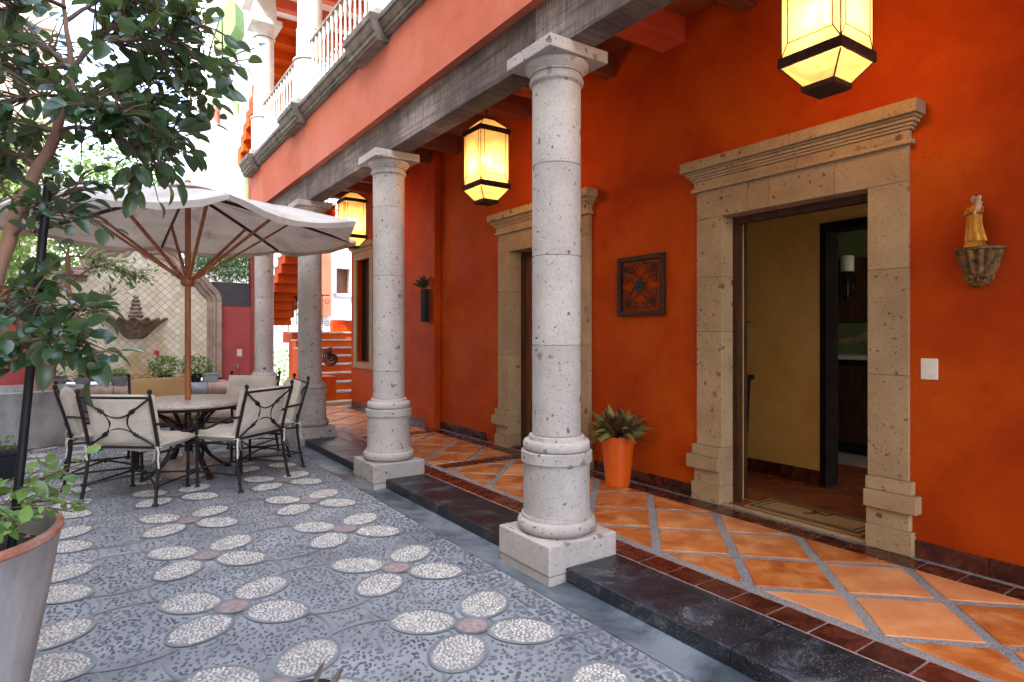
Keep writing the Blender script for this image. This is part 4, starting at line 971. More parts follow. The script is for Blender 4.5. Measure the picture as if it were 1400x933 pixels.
def make_chair(cush='cushion'):
    t = thing('garden_chair', 'x', 'chair', (0, 0, 0), 'iron armchairs round the stone table')
    SY = .44
    def finial(p, r=.019):
        return MB().lathe([(.006, 0), (.012, .006), (.009, .014), (r*.75, .020), (r, .034), (r*.8, .050), (.004, .058)], p, 10)
    bp = {}
    for s in (-1, 1):
        foot, hip, top = (s*.285, -.335, 0), (s*.268, -.27, SY), (s*.272, -.385, .90)
        post = smoothpath([foot, (s*.275, -.295, .2), hip, (s*.268, -.305, .62), top], 3)
        mb = MB().tube(post, .0135, 8); mb.lathe([(.024, 0), (.024, .010), (.015, .022)], foot, 10)
        mb.tube([(s*.279, -.307, .14), (s*.2785, -.305, .165)], .020, 8)
        mb.build('back_leg', 'iron', t, True); finial(top).build('finial', 'iron', t, True)
        f = (s*.275, .275, 0); mb = MB().tube([f, (s*.27, .27, SY), (s*.27, .27, .615)], .0135, 8); mb.lathe([(.024, 0), (.024, .010), (.015, .022)], f, 10)
        mb.tube([(s*.274, .274, .14), (s*.274, .274, .165)], .020, 8); mb.build('front_leg', 'iron', t, True)
        finial((s*.27, .27, .61), .017).build('finial', 'iron', t, True)
        MB().tube(smoothpath([(s*.270, -.318, .665), (s*.285, -.16, .640), (s*.292, .02, .560), (s*.285, .16, .555), (s*.27, .268, .60)], 4), .011, 7).build('armrest', 'iron', t, True)
        MB().tube([(s*.270, -.27, SY-.02), (s*.27, .27, SY-.02)], .011, 6).build('side_rail', 'iron', t, True); MB().tube([(s*.279, -.307, .152), (s*.274, .274, .152)], .009, 6).build('low_rail', 'iron', t, True)
    def by(z): return -.27-.115*((z-SY)/.46)**1.3 if z > SY else -.27
    MB().tube([(-.272, by(.885), .885), (0, by(.885)-.012, .885), (.272, by(.885), .885)], .0115, 7).build('back_rail', 'iron', t, True)
    MB().tube([(-.269, -.272, .465), (.269, -.272, .465)], .0115, 7).tube([(-.27, .27, SY-.02), (.27, .27, SY-.02)], .011, 6).build('seat_rail', 'iron', t, True)
    MB().tube(smoothpath([(-.274, .27, .152), (0, 0, .19), (.274, -.30, .152)], 4), .009, 6).tube(smoothpath([(.274, .27, .152), (0, 0, .19), (-.274, -.30, .152)], 4), .009, 6).ball((0, 0, .19), .022, 8, 6).build('stretcher', 'iron', t, True)
    # back ornament: four arcs tied at four knots
    xm = MB(); zc, kx, kz = .672, .115, .095
    def P3(x, z): return Vector((x, by(z)-.006, z))
    def arc(a, c, b2, n=8):
        return [P3(a[0]*(1-t)**2+c[0]*2*t*(1-t)+b2[0]*t*t, a[1]*(1-t)**2+c[1]*2*t*(1-t)+b2[1]*t*t) for t in [i/n for i in range(n+1)]]
    for sx_ in (-1, 1):
        for sz_ in (-1, 1):
            corner = (sx_*.262, zc+sz_*.205); knot = (sx_*kx, zc+sz_*kz); xm.tube(arc(corner, ((corner[0]+knot[0])/2, (corner[1]+knot[1])/2), knot), .0085, 6)
            k3 = P3(*knot); dv = (P3(*corner)-k3).normalized()
            for o2 in (-.012, .008): xm.tube([k3+dv*o2, k3+dv*(o2+.010)], .019, 8)
    for sz_ in (-1, 1): xm.tube(arc((-kx-.03, zc+sz_*(kz+.03)), (0, zc+sz_*(kz-.13)), (kx+.03, zc+sz_*(kz+.03)), 12), .0085, 6)
    for sx_ in (-1, 1): xm.tube(arc((sx_*(kx+.03), zc-kz-.03), (sx_*(kx-.125), zc), (sx_*(kx+.03), zc+kz+.03), 12), .0085, 6)
    xm.build('back_scroll', 'iron', t, True)
    sc = pillow('seat', .56, .55, .145, seed=3); o = sc.build('seat_cushion', cush, t, True, fix=True); o.location = (0, .015, SY+.038)
    bc = pillow('back', .55, .475, .15, seed=8); o = bc.build('back_cushion', cush, t, True); o.rotation_euler = (R(104), 0, 0); o.location = (0, by(.68)+.060, .682)
    for s in (-1, 1):                                             # cloth ties
        tm = MB()
        tm.tube([(s*.272, -.29, .475), (s*.295, -.285, .470), (s*.29, -.255, .468), (s*.262, -.255, .47), (s*.255, -.29, .472), (s*.275, -.295, .475)], .007, 5, flat=.5)
        tm.tube(smoothpath([(s*.276, -.295, .472), (s*.292, -.305, .43), (s*.286, -.300, .37), (s*.297, -.31, .30)], 3), [.008, .009, .008, .008, .009, .009, .008, .008, .007, .006], 5, flat=.35)
        tm.tube(smoothpath([(s*.276, -.295, .472), (s*.255, -.31, .44), (s*.262, -.305, .40), (s*.25, -.31, .36)], 3), .007, 5, flat=.35)
        tm.build('cloth_tie', 'tape', t, True)
    for ch_ in t.children:
        ch_.scale.x = 1.13
    return t
chairs = [((.21, 6.02), (.62, .78), 'nearest iron armchair, seen square from behind with its scroll back'),
          ((1.31, 6.08), (-.61, .79), 'iron armchair turned half away, nearest to the stone columns in front of the table'),
          ((1.80, 6.92), (-1, .03), 'iron armchair seen edge on beside the third stone column'),
          ((1.58, 7.88), (-.66, -.75), 'iron armchair behind the table on the side of the rose red wall'),
          ((.66, 8.06), (.08, -1), 'iron armchair across the table facing the camera, back to the fountain'),
          ((-.17, 7.07), (1, .03), 'leftmost iron armchair, seen from the side near the big clay planter')]
proto = make_chair()
for i, ((bx, by_), (fx, fy), lab) in enumerate(chairs):
    o = proto if i == 0 else copy_tree(proto)
    L = math.hypot(fx, fy); fx, fy = fx/L, fy/L
    o.location = (bx+fx*.28, by_+fy*.28, 0); o.rotation_euler = (0, 0, math.atan2(fy, fx)-math.pi/2); o['label'] = lab
    if i == 4:
        for ch2 in o.children:
            if 'cushion' in ch2.name:
                ch2.data = ch2.data.copy(); ch2.data.materials.clear(); ch2.data.materials.append(M['tan_cushion'])
# parasol
um = thing('parasol', 'large off white octagonal canvas parasol with red brown wooden pole and struts', 'parasol', tuple(TC))
MB().lathe([(.250, 0), (.262, .01), (.262, .10), (.250, .115), (.06, .118), (.05, .13), (.045, .22), (.03, .225)], (TC.x, TC.y, 0), 40).build('base', 'stone_pink', um, True)
MB().tube([(TC.x, TC.y, .12), (TC.x, TC.y, .695)], .030, 14).build('lower_pole', 'black_metal', um, True)
MB().tube([(TC.x, TC.y, .696), (TC.x, TC.y, 2.86)], .028, 14).build('pole', 'teak', um, True)
HZ = 1.93
MB().lathe([(.04, -.045), (.055, -.04), (.066, -.02), (.066, .02), (.055, .035), (.055, .05), (.04, .055)], (TC.x, TC.y, HZ), 20).build('runner_hub', 'teak', um, True)
MB().lathe([(.04, 0), (.07, .01), (.07, .05), (.04, .06)], (TC.x, TC.y, 2.74), 20).build('top_hub', 'teak', um, True)
RC, ZR, ZA = 1.78, 2.49, 2.86; A0 = R(-132.3)
def canz(r, fr): return ZA-(ZA-ZR)*(r/RC)**1.12-(.085*(r/RC)**1.6)*fr
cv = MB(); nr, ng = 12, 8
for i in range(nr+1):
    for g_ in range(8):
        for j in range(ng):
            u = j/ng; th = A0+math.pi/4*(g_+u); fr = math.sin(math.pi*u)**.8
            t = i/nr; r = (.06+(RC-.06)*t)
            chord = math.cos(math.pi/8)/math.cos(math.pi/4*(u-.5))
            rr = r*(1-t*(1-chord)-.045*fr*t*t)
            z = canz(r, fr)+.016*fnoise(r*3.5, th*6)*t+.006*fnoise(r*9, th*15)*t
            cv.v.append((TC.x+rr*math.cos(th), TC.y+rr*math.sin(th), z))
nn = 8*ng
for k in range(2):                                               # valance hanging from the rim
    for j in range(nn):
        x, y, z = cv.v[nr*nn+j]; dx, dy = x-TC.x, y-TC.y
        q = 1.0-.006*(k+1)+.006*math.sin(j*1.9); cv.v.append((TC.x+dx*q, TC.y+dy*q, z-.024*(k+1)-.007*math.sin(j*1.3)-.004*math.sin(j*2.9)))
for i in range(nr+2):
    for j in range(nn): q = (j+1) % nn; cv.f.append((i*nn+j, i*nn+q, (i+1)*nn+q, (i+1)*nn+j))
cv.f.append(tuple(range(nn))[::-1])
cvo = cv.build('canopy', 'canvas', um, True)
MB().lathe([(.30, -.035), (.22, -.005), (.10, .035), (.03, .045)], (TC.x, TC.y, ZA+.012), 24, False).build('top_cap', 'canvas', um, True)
MB().lathe([(.02, .0), (.035, .01), (.03, .03), (.012, .045)], (TC.x, TC.y, ZA+.055), 12).build('pole_finial', 'teak', um, True)
for k in range(8):
    th = A0+math.pi/4*k; ca, sa = math.cos(th), math.sin(th)
    pr = [(TC.x+r*ca, TC.y+r*sa, canz(r, 0)-.020) for r in (.05, .5, 1.0, 1.4, RC-.03)]
    MB().tube(pr, .015, 4, flat=1.3).build('rib', 'dark_wood', um)
    rm_ = 1.02; zt = canz(rm_, 0)-.035
    p0 = Vector((TC.x+.05*ca, TC.y+.05*sa, HZ+.015)); p1 = Vector((TC.x+rm_*ca, TC.y+rm_*sa, zt)); dd = (p1-p0)
    MB().obox((p0+p1)/2, (.030, dd.length, .022), orient(dd)).build('strut', 'teak', um, bevel=.003)

# ================================================================ END OF THE COURTYARD: FOUNTAIN WALL
EY = 11.10; FXC = .56
tag(MB().box(1.70, 2.219, EY, EY+.16, -.05, 1.862).build('rose_wall', 'red_wall'), 'rose red rendered wall to the right of the tiled fountain', 'wall', kind='thing')
tag(MB().box(-3.19, -.60, EY+.02, EY+.2, -.05, 2.06).build('red_wall', 'red_wall'), 'red rendered wall left of the fountain behind the big clay planter', 'wall', kind='thing')
fw = thing('fountain', 'wall fountain of diagonal cream tiles in a curved cantera frame with a shell basin', 'fountain', (FXC, EY, 0))
half = [(1.105, .70), (1.105, 1.93), (1.08, 2.03), (.985, 2.13), (.90, 2.25), (.80, 2.29), (.62, 2.30), (.60, 2.33), (.60, 2.48), (.52, 2.60), (.40, 2.675), (.28, 2.70), (.20, 2.67), (.16, 2.70), (.10, 2.80), (0, 2.84)]
out = [(-x, z) for x, z in half]+[(x, z) for x, z in reversed(half[:-1])]
out2 = [(FXC+x, z) for x, z in out]
MB().extrude(out2, 'y', EY-.02, EY+.22).build('wall_body', 'tile_grout', fw)
def inside(x, z, poly):
    c = False
    for i in range(len(poly)):
        (x1, z1), (x2, z2) = poly[i-1], poly[i]
        if (z1 > z) != (z2 > z) and x < (x2-x1)*(z-z1)/(z2-z1)+x1: c = not c
    return c
tl = .080; hdg = tl/math.sqrt(2); tm = MB().extrude([(-hdg+.0035, 0), (0, -hdg+.0035), (hdg-.0035, 0), (0, hdg-.0035)], 'y', -.012, 0).mesh('wall_tile', 'cream_tile')
nx_ = 0; extra_tiles = MB()
for i in range(-26, 27):
    for j in range(0, 54):
        if (i+j) % 2: continue
        x, z = FXC+i*hdg, .76+j*hdg
        if inside(x, z, out2) and z < 2.8:
            if abs(x-FXC) > 1.06: continue
            if random.random() > .52 or nx_ >= 298:
                y_ = EY-.021+random.uniform(-.0012, .0012); extra_tiles.extrude([(x-hdg+.003, z), (x, z-hdg+.003), (x+hdg-.003, z), (x, z+hdg-.003)], 'y', y_-.012, y_); continue
            place('wall_tile', tm, fw, (x, EY-.021+random.uniform(-.0012, .0012), z), (random.gauss(0, .004), 0, random.gauss(0, .004))); nx_ += 1
tag(extra_tiles.build('wall_tiles', 'cream_tile', fw), kind='stuff')
# moulded frame: sweep a stepped section along the outline
def sweep(path, prof, y0, closed=False):
    mb = MB(); n = len(prof); P = [Vector((p[0], p[1])) for p in path]
    for i, p in enumerate(P):
        a = (p-P[i-1]).normalized() if i > 0 else (P[1]-p).normalized(); b2 = (P[i+1]-p).normalized() if i < len(P)-1 else a
        t = (a+b2); t = t.normalized() if t.length > 1e-6 else a; nrm = Vector((-t.y, t.x)); c = max(.45, nrm.dot(Vector((-a.y, a.x))))
        for u, d in prof: q = p+nrm*(u/c); mb.v.append((q.x, y0-d, q.y))
    for i in range(len(P)-1):
        for j in range(n-1): mb.f.append((i*n+j, i*n+j+1, (i+1)*n+j+1, (i+1)*n+j))
    mb.f.append(tuple(range(n))); mb.f.append(tuple((len(P)-1)*n+j for j in reversed(range(n)))); return mb
prof = [(-.12, 0), (-.12, .035), (-.095, .05), (-.085, .035), (-.045, .035), (-.035, .065), (.0, .075), (.015, .06), (.03, .085), (.085, .10), (.10, .085), (.10, -.12)]
def arcsm(pts):
    o = []
    for p in smoothpath([(a, 0, b2) for a, b2 in pts], 3): o.append((p.x, p.z))
    return o
R_up = [(FXC+x, z) for x, z in half]
segs = [R_up[0:2], arcsm(R_up[1:7]), R_up[7:9], arcsm(R_up[8:13]), arcsm(R_up[12:16])]
for sgm in segs:
    for mir in (False, True):
        p = [(2*FXC-x, z) for x, z in sgm] if mir else sgm
        pr = [(-u, d) for u, d in prof] if mir else prof
        if len(p) < 2: continue
        # normal points left of travel: flip so the outer lip stays outside
        pr = [(-u, d) for u, d in prof] if not mir else prof
        sweep(p, pr, EY-.02).build('frame_moulding', 'stone_pink', fw, bevel=0)
for sg in (-1, 1):
    MB().box(FXC+sg*.62-(.16 if sg < 0 else .02), FXC+sg*.62+(.02 if sg < 0 else .16), EY-.13, EY-.02, 2.265, 2.33).build('frame_ledge', 'stone_pink', fw, bevel=.01)
# border strip of small patterned tiles and its dark lip
for i in range(14):
    MB().box(FXC-1.0+.143*i, FXC-1.0+.143*i+.139, EY-.036, EY-.0205, .735, .815).build('border_tile', 'cream_tile', fw)
wv = MB().tube([(FXC-1.0+.02*i, EY-.040, .775+.022*math.sin(i*.9)) for i in range(101)], .005, 4); wv.build('tile_scroll', 'terracotta', fw)
# shell basin with cone
bs = MB(); bx, bz = FXC-.005, 1.60; nb = 120
rows = [(.10, -.27), (.14, -.245), (.21, -.16), (.29, -.075), (.36, -.02), (.405, .01), (.415, .03), (.40, .045), (.375, .035), (.30, -.01), (.15, -.03)]
for i, (r, z) in enumerate(rows):
    for j in range(nb+1):
        th = math.pi*j/nb; sc = math.cos(th*15)
        f = 1+.085*sc*min(1, max(0, (r-.06)/.2)); dz = .020*sc*min(1, max(0, (r-.2)/.15))
        bs.v.append((bx+r*f*math.cos(th), EY-.022-r*f*.85*math.sin(th), bz+z+dz))
for i in range(len(rows)-1):
    for j in range(nb): k = i*(nb+1)+j; bs.f.append((k, k+1, k+nb+2, k+nb+1))
bs.f.append(tuple(range(nb+1))[::-1]); bs.build('shell_basin', 'fount_stone', fw, True)
cn_ = MB().lathe([(.115, 0), (.12, .015)]+[(.105-.075*t+.012*math.sin(t*40), .02+.37*t) for t in [i/24 for i in range(25)]]+[(.012, .41)], (bx, EY-.14, bz-.01), 22, wob=lambda th, z: 1+.09*math.cos(th*8+z*30)); cn_.build('cone_finial', 'fount_stone', fw, True)
# pool rim
pr_ = thing('fountain_pool', 'low stone pool in front of the tiled wall with a rolled pink cantera rim', 'pool', (FXC, 10.75, 0))
MB().box(-.62, 1.74, 10.50, EY-.041, -.05, .455).build('pool_body', 'stone_pink', pr_)
n = 8
for i in range(n):
    a, b2 = -.66+2.44*i/n, -.66+2.44*(i+1)/n
    pts = [(10.70, .46)]+[(10.52-.075*math.cos(q), .56+.10*math.sin(q)) for q in [R(-85+17*k) for k in range(11)]]+[(10.70, .665)]
    pts = [(10.70, .458)]+[(10.52-.10*math.cos(R(q)), .56+.10*math.sin(R(q))) for q in range(-88, 91, 16)]+[(10.70, .66)]
    MB().extrude(pts, 'x', a+.004, b2-.004).build('rim_stone', 'stone_pink' if i not in (6,) else 'grey_pot', pr_, True)
for sg, x in ((0, -.66), (1, 1.63)):
    MB().box(x, x+.18, 10.701, EY-.042, .458, .66).build('rim_stone', 'stone_pink', pr_, bevel=.02)
MB().box(-.479, 1.629, 10.701, EY-.042, .5, .60).build('pool_water', 'glass_dark', pr_)
MB().box(-.479, 1.629, 10.93, EY-.0425, .601, .655).build('back_ledge', 'stone_pink', pr_)
# ---- potted plants on the pool edge
small = [leaf_me('small_leaf', 'leaf_bed', .045, .036, .2, .25, 3), leaf_me('small_leaf', 'leaf_bed', .035, .03, .3, .1, 3)]
def bush(name, c, rad, n, parent, mat, protos, upb=.2, s=(.8, 1.3), inner=.35):
    ms = []
    for _ in range(n):
        while True:
            v = Vector((random.uniform(-1, 1), random.uniform(-1, 1), random.uniform(-1, 1)))
            if v.length < 1 and v.length > inner: break
        v2 = v*(1+.25*fnoise(v.x*3+c[0], v.y*3+c[1], v.z*3))
        p = Vector(c)+Vector((v2.x*rad[0], v2.y*rad[1], v2.z*rad[2])); d = (v.normalized()+Vector((random.gauss(0, .6), random.gauss(0, .6), random.gauss(upb, .5)))).normalized()
        m = (Matrix.Translation(p) @ orient(d, random.gauss(0, .7)).to_4x4()) @ Matrix.Scale(random.uniform(*s), 4); ms.append((random.randrange(len(protos)), m))
    return leafmass(name, protos, ms, parent, mat)
def potted(x, y, z, kind, label, flowers_=0, pot='round', r=.075, h=.12, mat='grey_pot', n=120, br=(.12, .12, .09), lm='leaf_bed', pr=None):
    t = thing('potted_plant', label, 'potted plant', (x, y, z))
    if pot == 'round': MB().lathe([(r*.72, 0), (r*.75, .005), (r, h*.85), (r*1.08, h*.86), (r*1.08, h), (r*.9, h), (r*.85, h*.85)], (x, y, z), 24).build('pot', mat, t, True)
    else:
        a = r; MB().box(x-a*.9, x+a*.9, y-a*.9, y+a*.9, z, z+h*.8).box(x-a, x+a, y-a, y+a, z+h*.8+.0002, z+h).build('pot', mat, t, bevel=.006)
    MB().lathe([(r*.84, h*.9), (.001, h*.93)], (x, y, z), 14, False).build('soil', 'soil', t)
    sm_ = MB()
    for k in range(6):
        a = k*1.1; sm_.tube([(x+.01*math.cos(a), y+.01*math.sin(a), z+h*.9), (x+br[0]*.5*math.cos(a), y+br[1]*.5*math.sin(a), z+h+br[2]*1.2)], .003, 4)
    sm_.build('stem', 'twig', t)
    if n: bush('foliage', (x, y, z+h+br[2]*.85), br, n, t, lm, pr or small)
    for k in range(flowers_):
        ax, az = [(-.10, .34), (.06, .30), (.16, .27)][k]
        MB().tube(bez((x, y, z+h+.1), (x+ax*.7, y-.02, z+h+az*.6), (x+ax, y-.03, z+h+az), 5), .0025, 4).build('flower_stalk', 'leaf_lime', t)
        fm = MB()
        for q in range(60):
            v = Vector((random.gauss(0, 1), random.gauss(0, 1), random.gauss(0, .7))).normalized()*random.uniform(.015, .055); c2 = Vector((x+ax, y-.03, z+h+az))+v
            m3 = orient(v+Vector((0, 0, .01))); w2 = .013
            fm.add([c2+m3 @ Vector(p) for p in ((-w2, 0, 0), (0, 0, w2), (w2, 0, 0), (0, 0, -w2))], [(0, 1, 2, 3)])
        fm.build('flower_head', 'red_petal', t, fix=False)
    return t
potted(.905, 10.62, .661, 'g', 'red geranium in a black pot on the pool rim, left of the parasol pole', 1, 'round', .085, .125, 'black_plastic', 330, (.22, .16, .15))
potted(1.34, 10.68, .661, 'g', 'red geranium in a black pot on the pool rim, right of the parasol pole', 1, 'round', .085, .125, 'black_plastic', 330, (.23, .16, .16))
potted(1.53, 10.60, .661, 's', 'squat grey square pot with dry stems at the right end of the pool rim', 0, 'square', .11, .14, 'grey_pot', 20, (.06, .06, .06))
potted(.33, 10.60, .661, 'r', 'round grey pot with low fresh greenery under the shell basin', 0, 'round', .12, .13, 'grey_pot', 110, (.11, .10, .055), 'leaf_lime')
potted(-.10, 10.62, .661, 'r', 'grey pot of lime green leaves on the left part of the pool rim', 0, 'round', .105, .13, 'grey_pot', 110, (.10, .10, .08), 'leaf_lime')
potted(-.40, 10.64, .661, 'r', 'grey bowl with sparse leaves at the left end of the pool rim', 0, 'round', .12, .12, 'grey_pot', 60, (.10, .10, .06), 'leaf_bed')
# planter box with feathery shrubs above the rose wall
pb_ = thing('planter_box', 'dark purple metal planter box of feathery green shrubs on top of the rose wall', 'planter', (1.85, 11.3, 1.862))
MB().box(1.30, 2.215, 11.12, 11.50, 1.8625, 2.262).build('box', 'steel_box', pb_, bevel=.006)
fr_ = [leaf_me('frond', 'fern', .11, .012, 0, .2, 2), leaf_me('frond', 'fern', .08, .016, 0, .3, 2)]
ms = []
for k in range(5200):
    x = random.uniform(1.26, 2.24); hgt = .50+.12*fnoise(x*6, 3); z = 2.24+random.random()**.8*hgt; y = 11.3+random.gauss(0, .12)-.06*(z-2.3)
    d = Vector((random.gauss(0, .55), random.gauss(-.1, .55), random.gauss(.7, .5))); ms.append((k % 2, Matrix.Translation((x, y, z)) @ orient(d, random.random()*3).to_4x4() @ Matrix.Scale(random.uniform(.6, 1.2), 4)))
leafmass('feathery_foliage', fr_, ms, pb_, 'fern')
# ================================================================ STAIRS AT THE FAR END
sc_ = thing('staircase', 'orange stairs with pale treads climbing beyond the corridor and turning back overhead', 'staircase', (3.8, 11.5, 0))
MB().box(3.35, 4.9, 11.25, 11.62, -.05, .15).build('bottom_landing', 'stone_warm', sc_, bevel=.01)
for k in range(1, 9):
    y = 11.62+.28*(k-1); x0 = 3.86 if k < 3 else 3.56; z = .15+.163*k
    MB().box(x0, 4.9, y+.02, y+.30, -.05, z-.035).build('riser', 'wall', sc_)
    MB().box(x0-.03, 4.9, y-.01, y+.31, z-.034, z).build('tread', 'stone_pink', sc_, bevel=.006)
MB().box(3.52, 3.84, 11.55, 12.17, -.05, .60).build('side_block', 'wall', sc_)
MB().box(3.76, 4.9, 13.90, 15.2, 1.20, 1.46).build('landing', 'wall', sc_)
for k in range(12):                                               # flight coming back towards us, stepped underside
    y = 14.6-.28*k; z = 1.76+.17*k
    MB().box(3.10, 3.72, y-.28, y, z-.16, z+.135).build('flight_step', 'wall', sc_); MB().box(3.08, 3.74, y-.30, y, z+.1352, z+.17).build('tread', 'stone_warm', sc_)
for k in range(14):
    y = 14.3-.28*k; z = 5.25+.175*k
    MB().box(2.60, 4.7, y-.30, y, z-.20, z+.14).build('flight_step', 'wall', sc_)
def scroll(mb, c, r, a0, sg, turns=1.4, rad=.009, n=24, ax=(1, 0, 0)):
    ax = Vector(ax)
    mb.tube([Vector(c)+ax*(sg*r*(1-i/n*.85)*math.cos(a0+turns*2*math.pi*i/n))+Vector((0, 0, r*(1-i/n*.85)*math.sin(a0+turns*2*math.pi*i/n))) for i in range(n+1)], rad, 5)
rl = MB()
rl.tube([(3.62, 12.1, .62), (3.62, 12.1, 1.80)], .045, 8).tube(smoothpath([(3.60, 11.9, .72), (3.60, 11.85, 1.0), (3.60, 12.0, 1.35), (3.6, 12.2, 1.60), (3.6, 13.9, 2.4)], 5), .024, 6)
for r, z in ((.20, .95), (.15, .95), (.10, .97), (.06, .98)): scroll(rl, (3.74, 11.50, z), r, R(90), 1, 1.3, .017)
for k in range(6): rl.tube([(3.6, 12.3+.28*k, .95+.163*k), (3.6, 12.3+.28*k, 1.68+.13*k)], .010, 5); scroll(rl, (3.6, 12.42+.28*k, 1.35+.15*k), .08, 0, 1, 1.3, .008, ax=(0, 1, 0))
rl.build('lower_railing', 'rust_iron', sc_, True)
rl = MB()
rl.tube([(3.55, 15.1, 2.36), (4.85, 15.1, 2.36)], .018, 6)
for k in range(5):
    x = 3.6+.27*k; rl.tube([(x, 15.1, 1.46), (x, 15.1, 2.36)], .011, 5); scroll(rl, (x+.11, 15.1, 2.20), .085, 0, 1, 1.4, .010); scroll(rl, (x+.11, 15.1, 1.68), .085, R(180), -1, 1.4, .010)
rl.build('landing_railing', 'rust_iron', sc_, True)
rl = MB()
for k in range(11):
    y = 14.4-.28*k; z = 1.9+.17*k; rl.tube([(3.78, y, z), (3.78, y, z+.75)], .009, 5); scroll(rl, (3.83, y, z+.12), .07, 0, 1, 1.3, .010)
rl.tube([(3.78, 14.4, 2.65), (3.78, 11.6, 4.35)], .016, 6); rl.build('flight_railing', 'rust_iron', sc_, True)

# ================================================================ NEIGHBOURING BUILDINGS
nb_ = thing('shade_house', 'unseen tall cream house on the left, sized to shade the courtyard', 'house', (-3.6, 4, 0))  # out of view; height and length set to block sun from the courtyard
MB().box(-3.8, -3.2, -9, 11.5, -.05, 12.4).build('wall', 'cream', nb_)
wh = thing('white_building', 'tall white rendered building with a green arch rising behind the courtyard', 'building', (6, 21, 0))
x0, y0 = 2.80, 20.0
MB().box(x0, 4.15, y0, y0+4, -.05, 15).build('wall', 'white_wall', wh)
MB().box(4.151, 14, y0-.3, y0+4, -.05, 15).build('wall', 'white_wall', wh)
# pointed green reveal of the arch
pts = []
a0 = at(305.5, 78, 18.4); 
def px2(p): q = at(p[0], p[1], 18.45); return q
outer = [(305, 77), (307, 60), (311, 42), (317, 27), (324, 16), (330, 12.5), (333.5, 18), (334, 32)]
inner = [(334, 48), (331, 55), (325, 66), (320, 79)]
poly = [px2(p) for p in outer+inner]
mb = MB(); n = len(poly); dv = Vector((S_, C_, 0))*-.6
mb.add([p+dv for p in poly]+poly, [tuple(range(n)), tuple(range(2*n-1, n-1, -1))]+[(i, i+n, (i+1) % n+n, (i+1) % n) for i in range(n)])
mb.build('arch_reveal', 'green_paint', wh)
def pbox(p0, p1, p2, p3, d, th, name, mat):
    "slab with the outline of four points at distance d"
    q = [at(a, b2, d) for a, b2 in (p0, p1, p2, p3)]; dv = Vector((S_, C_, 0))*th
    MB().add(q+[p+dv for p in q], [(0, 1, 2, 3), (7, 6, 5, 4), (0, 4, 5, 1), (1, 5, 6, 2), (2, 6, 7, 3), (3, 7, 4, 0)]).build(name, mat, wh)
pbox((281, 73), (318, 78), (318, 92), (281, 80), 17.8, .5, 'awning_beam', 'stone_white')
pbox((282, 155), (308, 100), (311, 102), (285, 156), 17.7, .08, 'awning_strut', 'green_paint')
pbox((303, 116), (309, 122), (326, 158), (325, 141), 18.0, .1, 'green_brace', 'green_paint')
pbox((287, 157), (297, 141), (297, 168), (290, 158), 18.0, .2, 'gable_shadow_panel', 'joist_red')
pbox((301, 237), (325, 239), (325, 252), (301, 250), 18.1, .12, 'green_shutter', 'green_paint')
pbox((334, 232), (344, 228), (344, 286), (336, 280), 13.5, .3, 'green_pilaster', 'green_paint')
wr = thing('rear_building', 'sunlit white building with a small recessed window beyond the stairs', 'building', (7, 17.5, 0))
wy = 17.0
wx0, wx1, wz0, wz1 = 5.66, 6.05, 2.55, 3.25
MB().box(2.4, wx0, wy, wy+.4, -.05, 6.2).box(wx1, 12, wy, wy+.4, -.05, 6.2).box(wx0, wx1, wy, wy+.4, -.05, wz0).box(wx0, wx1, wy, wy+.4, wz1, 6.2).build('wall', 'white_wall', wr)
MB().box(wx0, wx1, wy+.25, wy+.3, wz0, wz1).build('window', 'door_wood', wr)
MB().box(wx0-.05, wx1+.05, wy-.06, wy-.001, wz0-.1, wz0-.001).build('sill', 'stone_white', wr)
MB().box(5.1, 5.42, wy-.25, wy-.001, 1.9, 4.0).build('salmon_buttress', 'frieze', wr)
MB().box(4.9, 5.6, wy-2.0, wy-1.8, -.05, 1.75).build('low_wall', 'wall', wr)
oc = thing('cream_building', 'sunlit cream building glimpsed through the tree at the left edge', 'building', (-4, 19, 0))
MB().box(-9, -.75, 18, 20, -.05, 9.6).build('wall', 'cream', oc)
for k in range(12): MB().box(-9.1, -.65, 17.9, 17.999, 3+.55*k, 3.12+.55*k).build('course', 'stone_pink', oc)

# ================================================================ TREES
def limb(mb, pts, r0, r1, n=8):
    p = smoothpath(pts, 5); k = len(p); p = [q+Vector((fnoise(i*.4, q.x*3), fnoise(i*.4+9, q.y*3), 0))*r0*.35 for i, q in enumerate(p)]
    mb.tube(p, [r0+(r1-r0)*(i/(k-1))**.8 for i in range(k)], n); return p
# --- foreground tree in the big clay pot, bottom left
PC = Vector((-.4925, 2.4846, 0))
fp = thing('clay_pot', 'very large whitewashed clay pot with worn orange lip in the bottom left corner', 'pot', tuple(PC))
MB().lathe([(.270, .0), (.275, .01), (.308, .19), (.343, .37), (.377, .56), (.402, .71), (.408, .745), (.413, .772)], (PC.x, PC.y, .002), 64, True, False).build('pot_body', 'clay_grey', fp, True)
MB().lathe([(.413, .7725), (.419, .778), (.419, .793), (.408, .799), (.398, .797)], (PC.x, PC.y, .002), 64, False, False).build('lip', 'pot_lip', fp, True)
MB().lathe([(.397, .7965), (.388, .78), (.380, .72), (.37, .65)], (PC.x, PC.y, .002), 64, False, False).build('inner_wall', 'clay_grey', fp, True)
sb = MB(); 
for i in range(9):
    for j in range(36):
        r = .381*i/8; th = 2*math.pi*j/36; sb.v.append((PC.x+r*math.cos(th), PC.y+r*math.sin(th), .715+.03*fnoise(r*9*math.cos(th), r*9*math.sin(th))))
for i in range(8):
    for j in range(36): q = (j+1) % 36; sb.f.append((i*36+j, i*36+q, (i+1)*36+q, (i+1)*36+j))
sb.build('soil', 'soil', fp, True, fix=False)
dl = [leaf_me('dry_leaf', 'pot_lip', .06, .03, .5, .4, 3)]
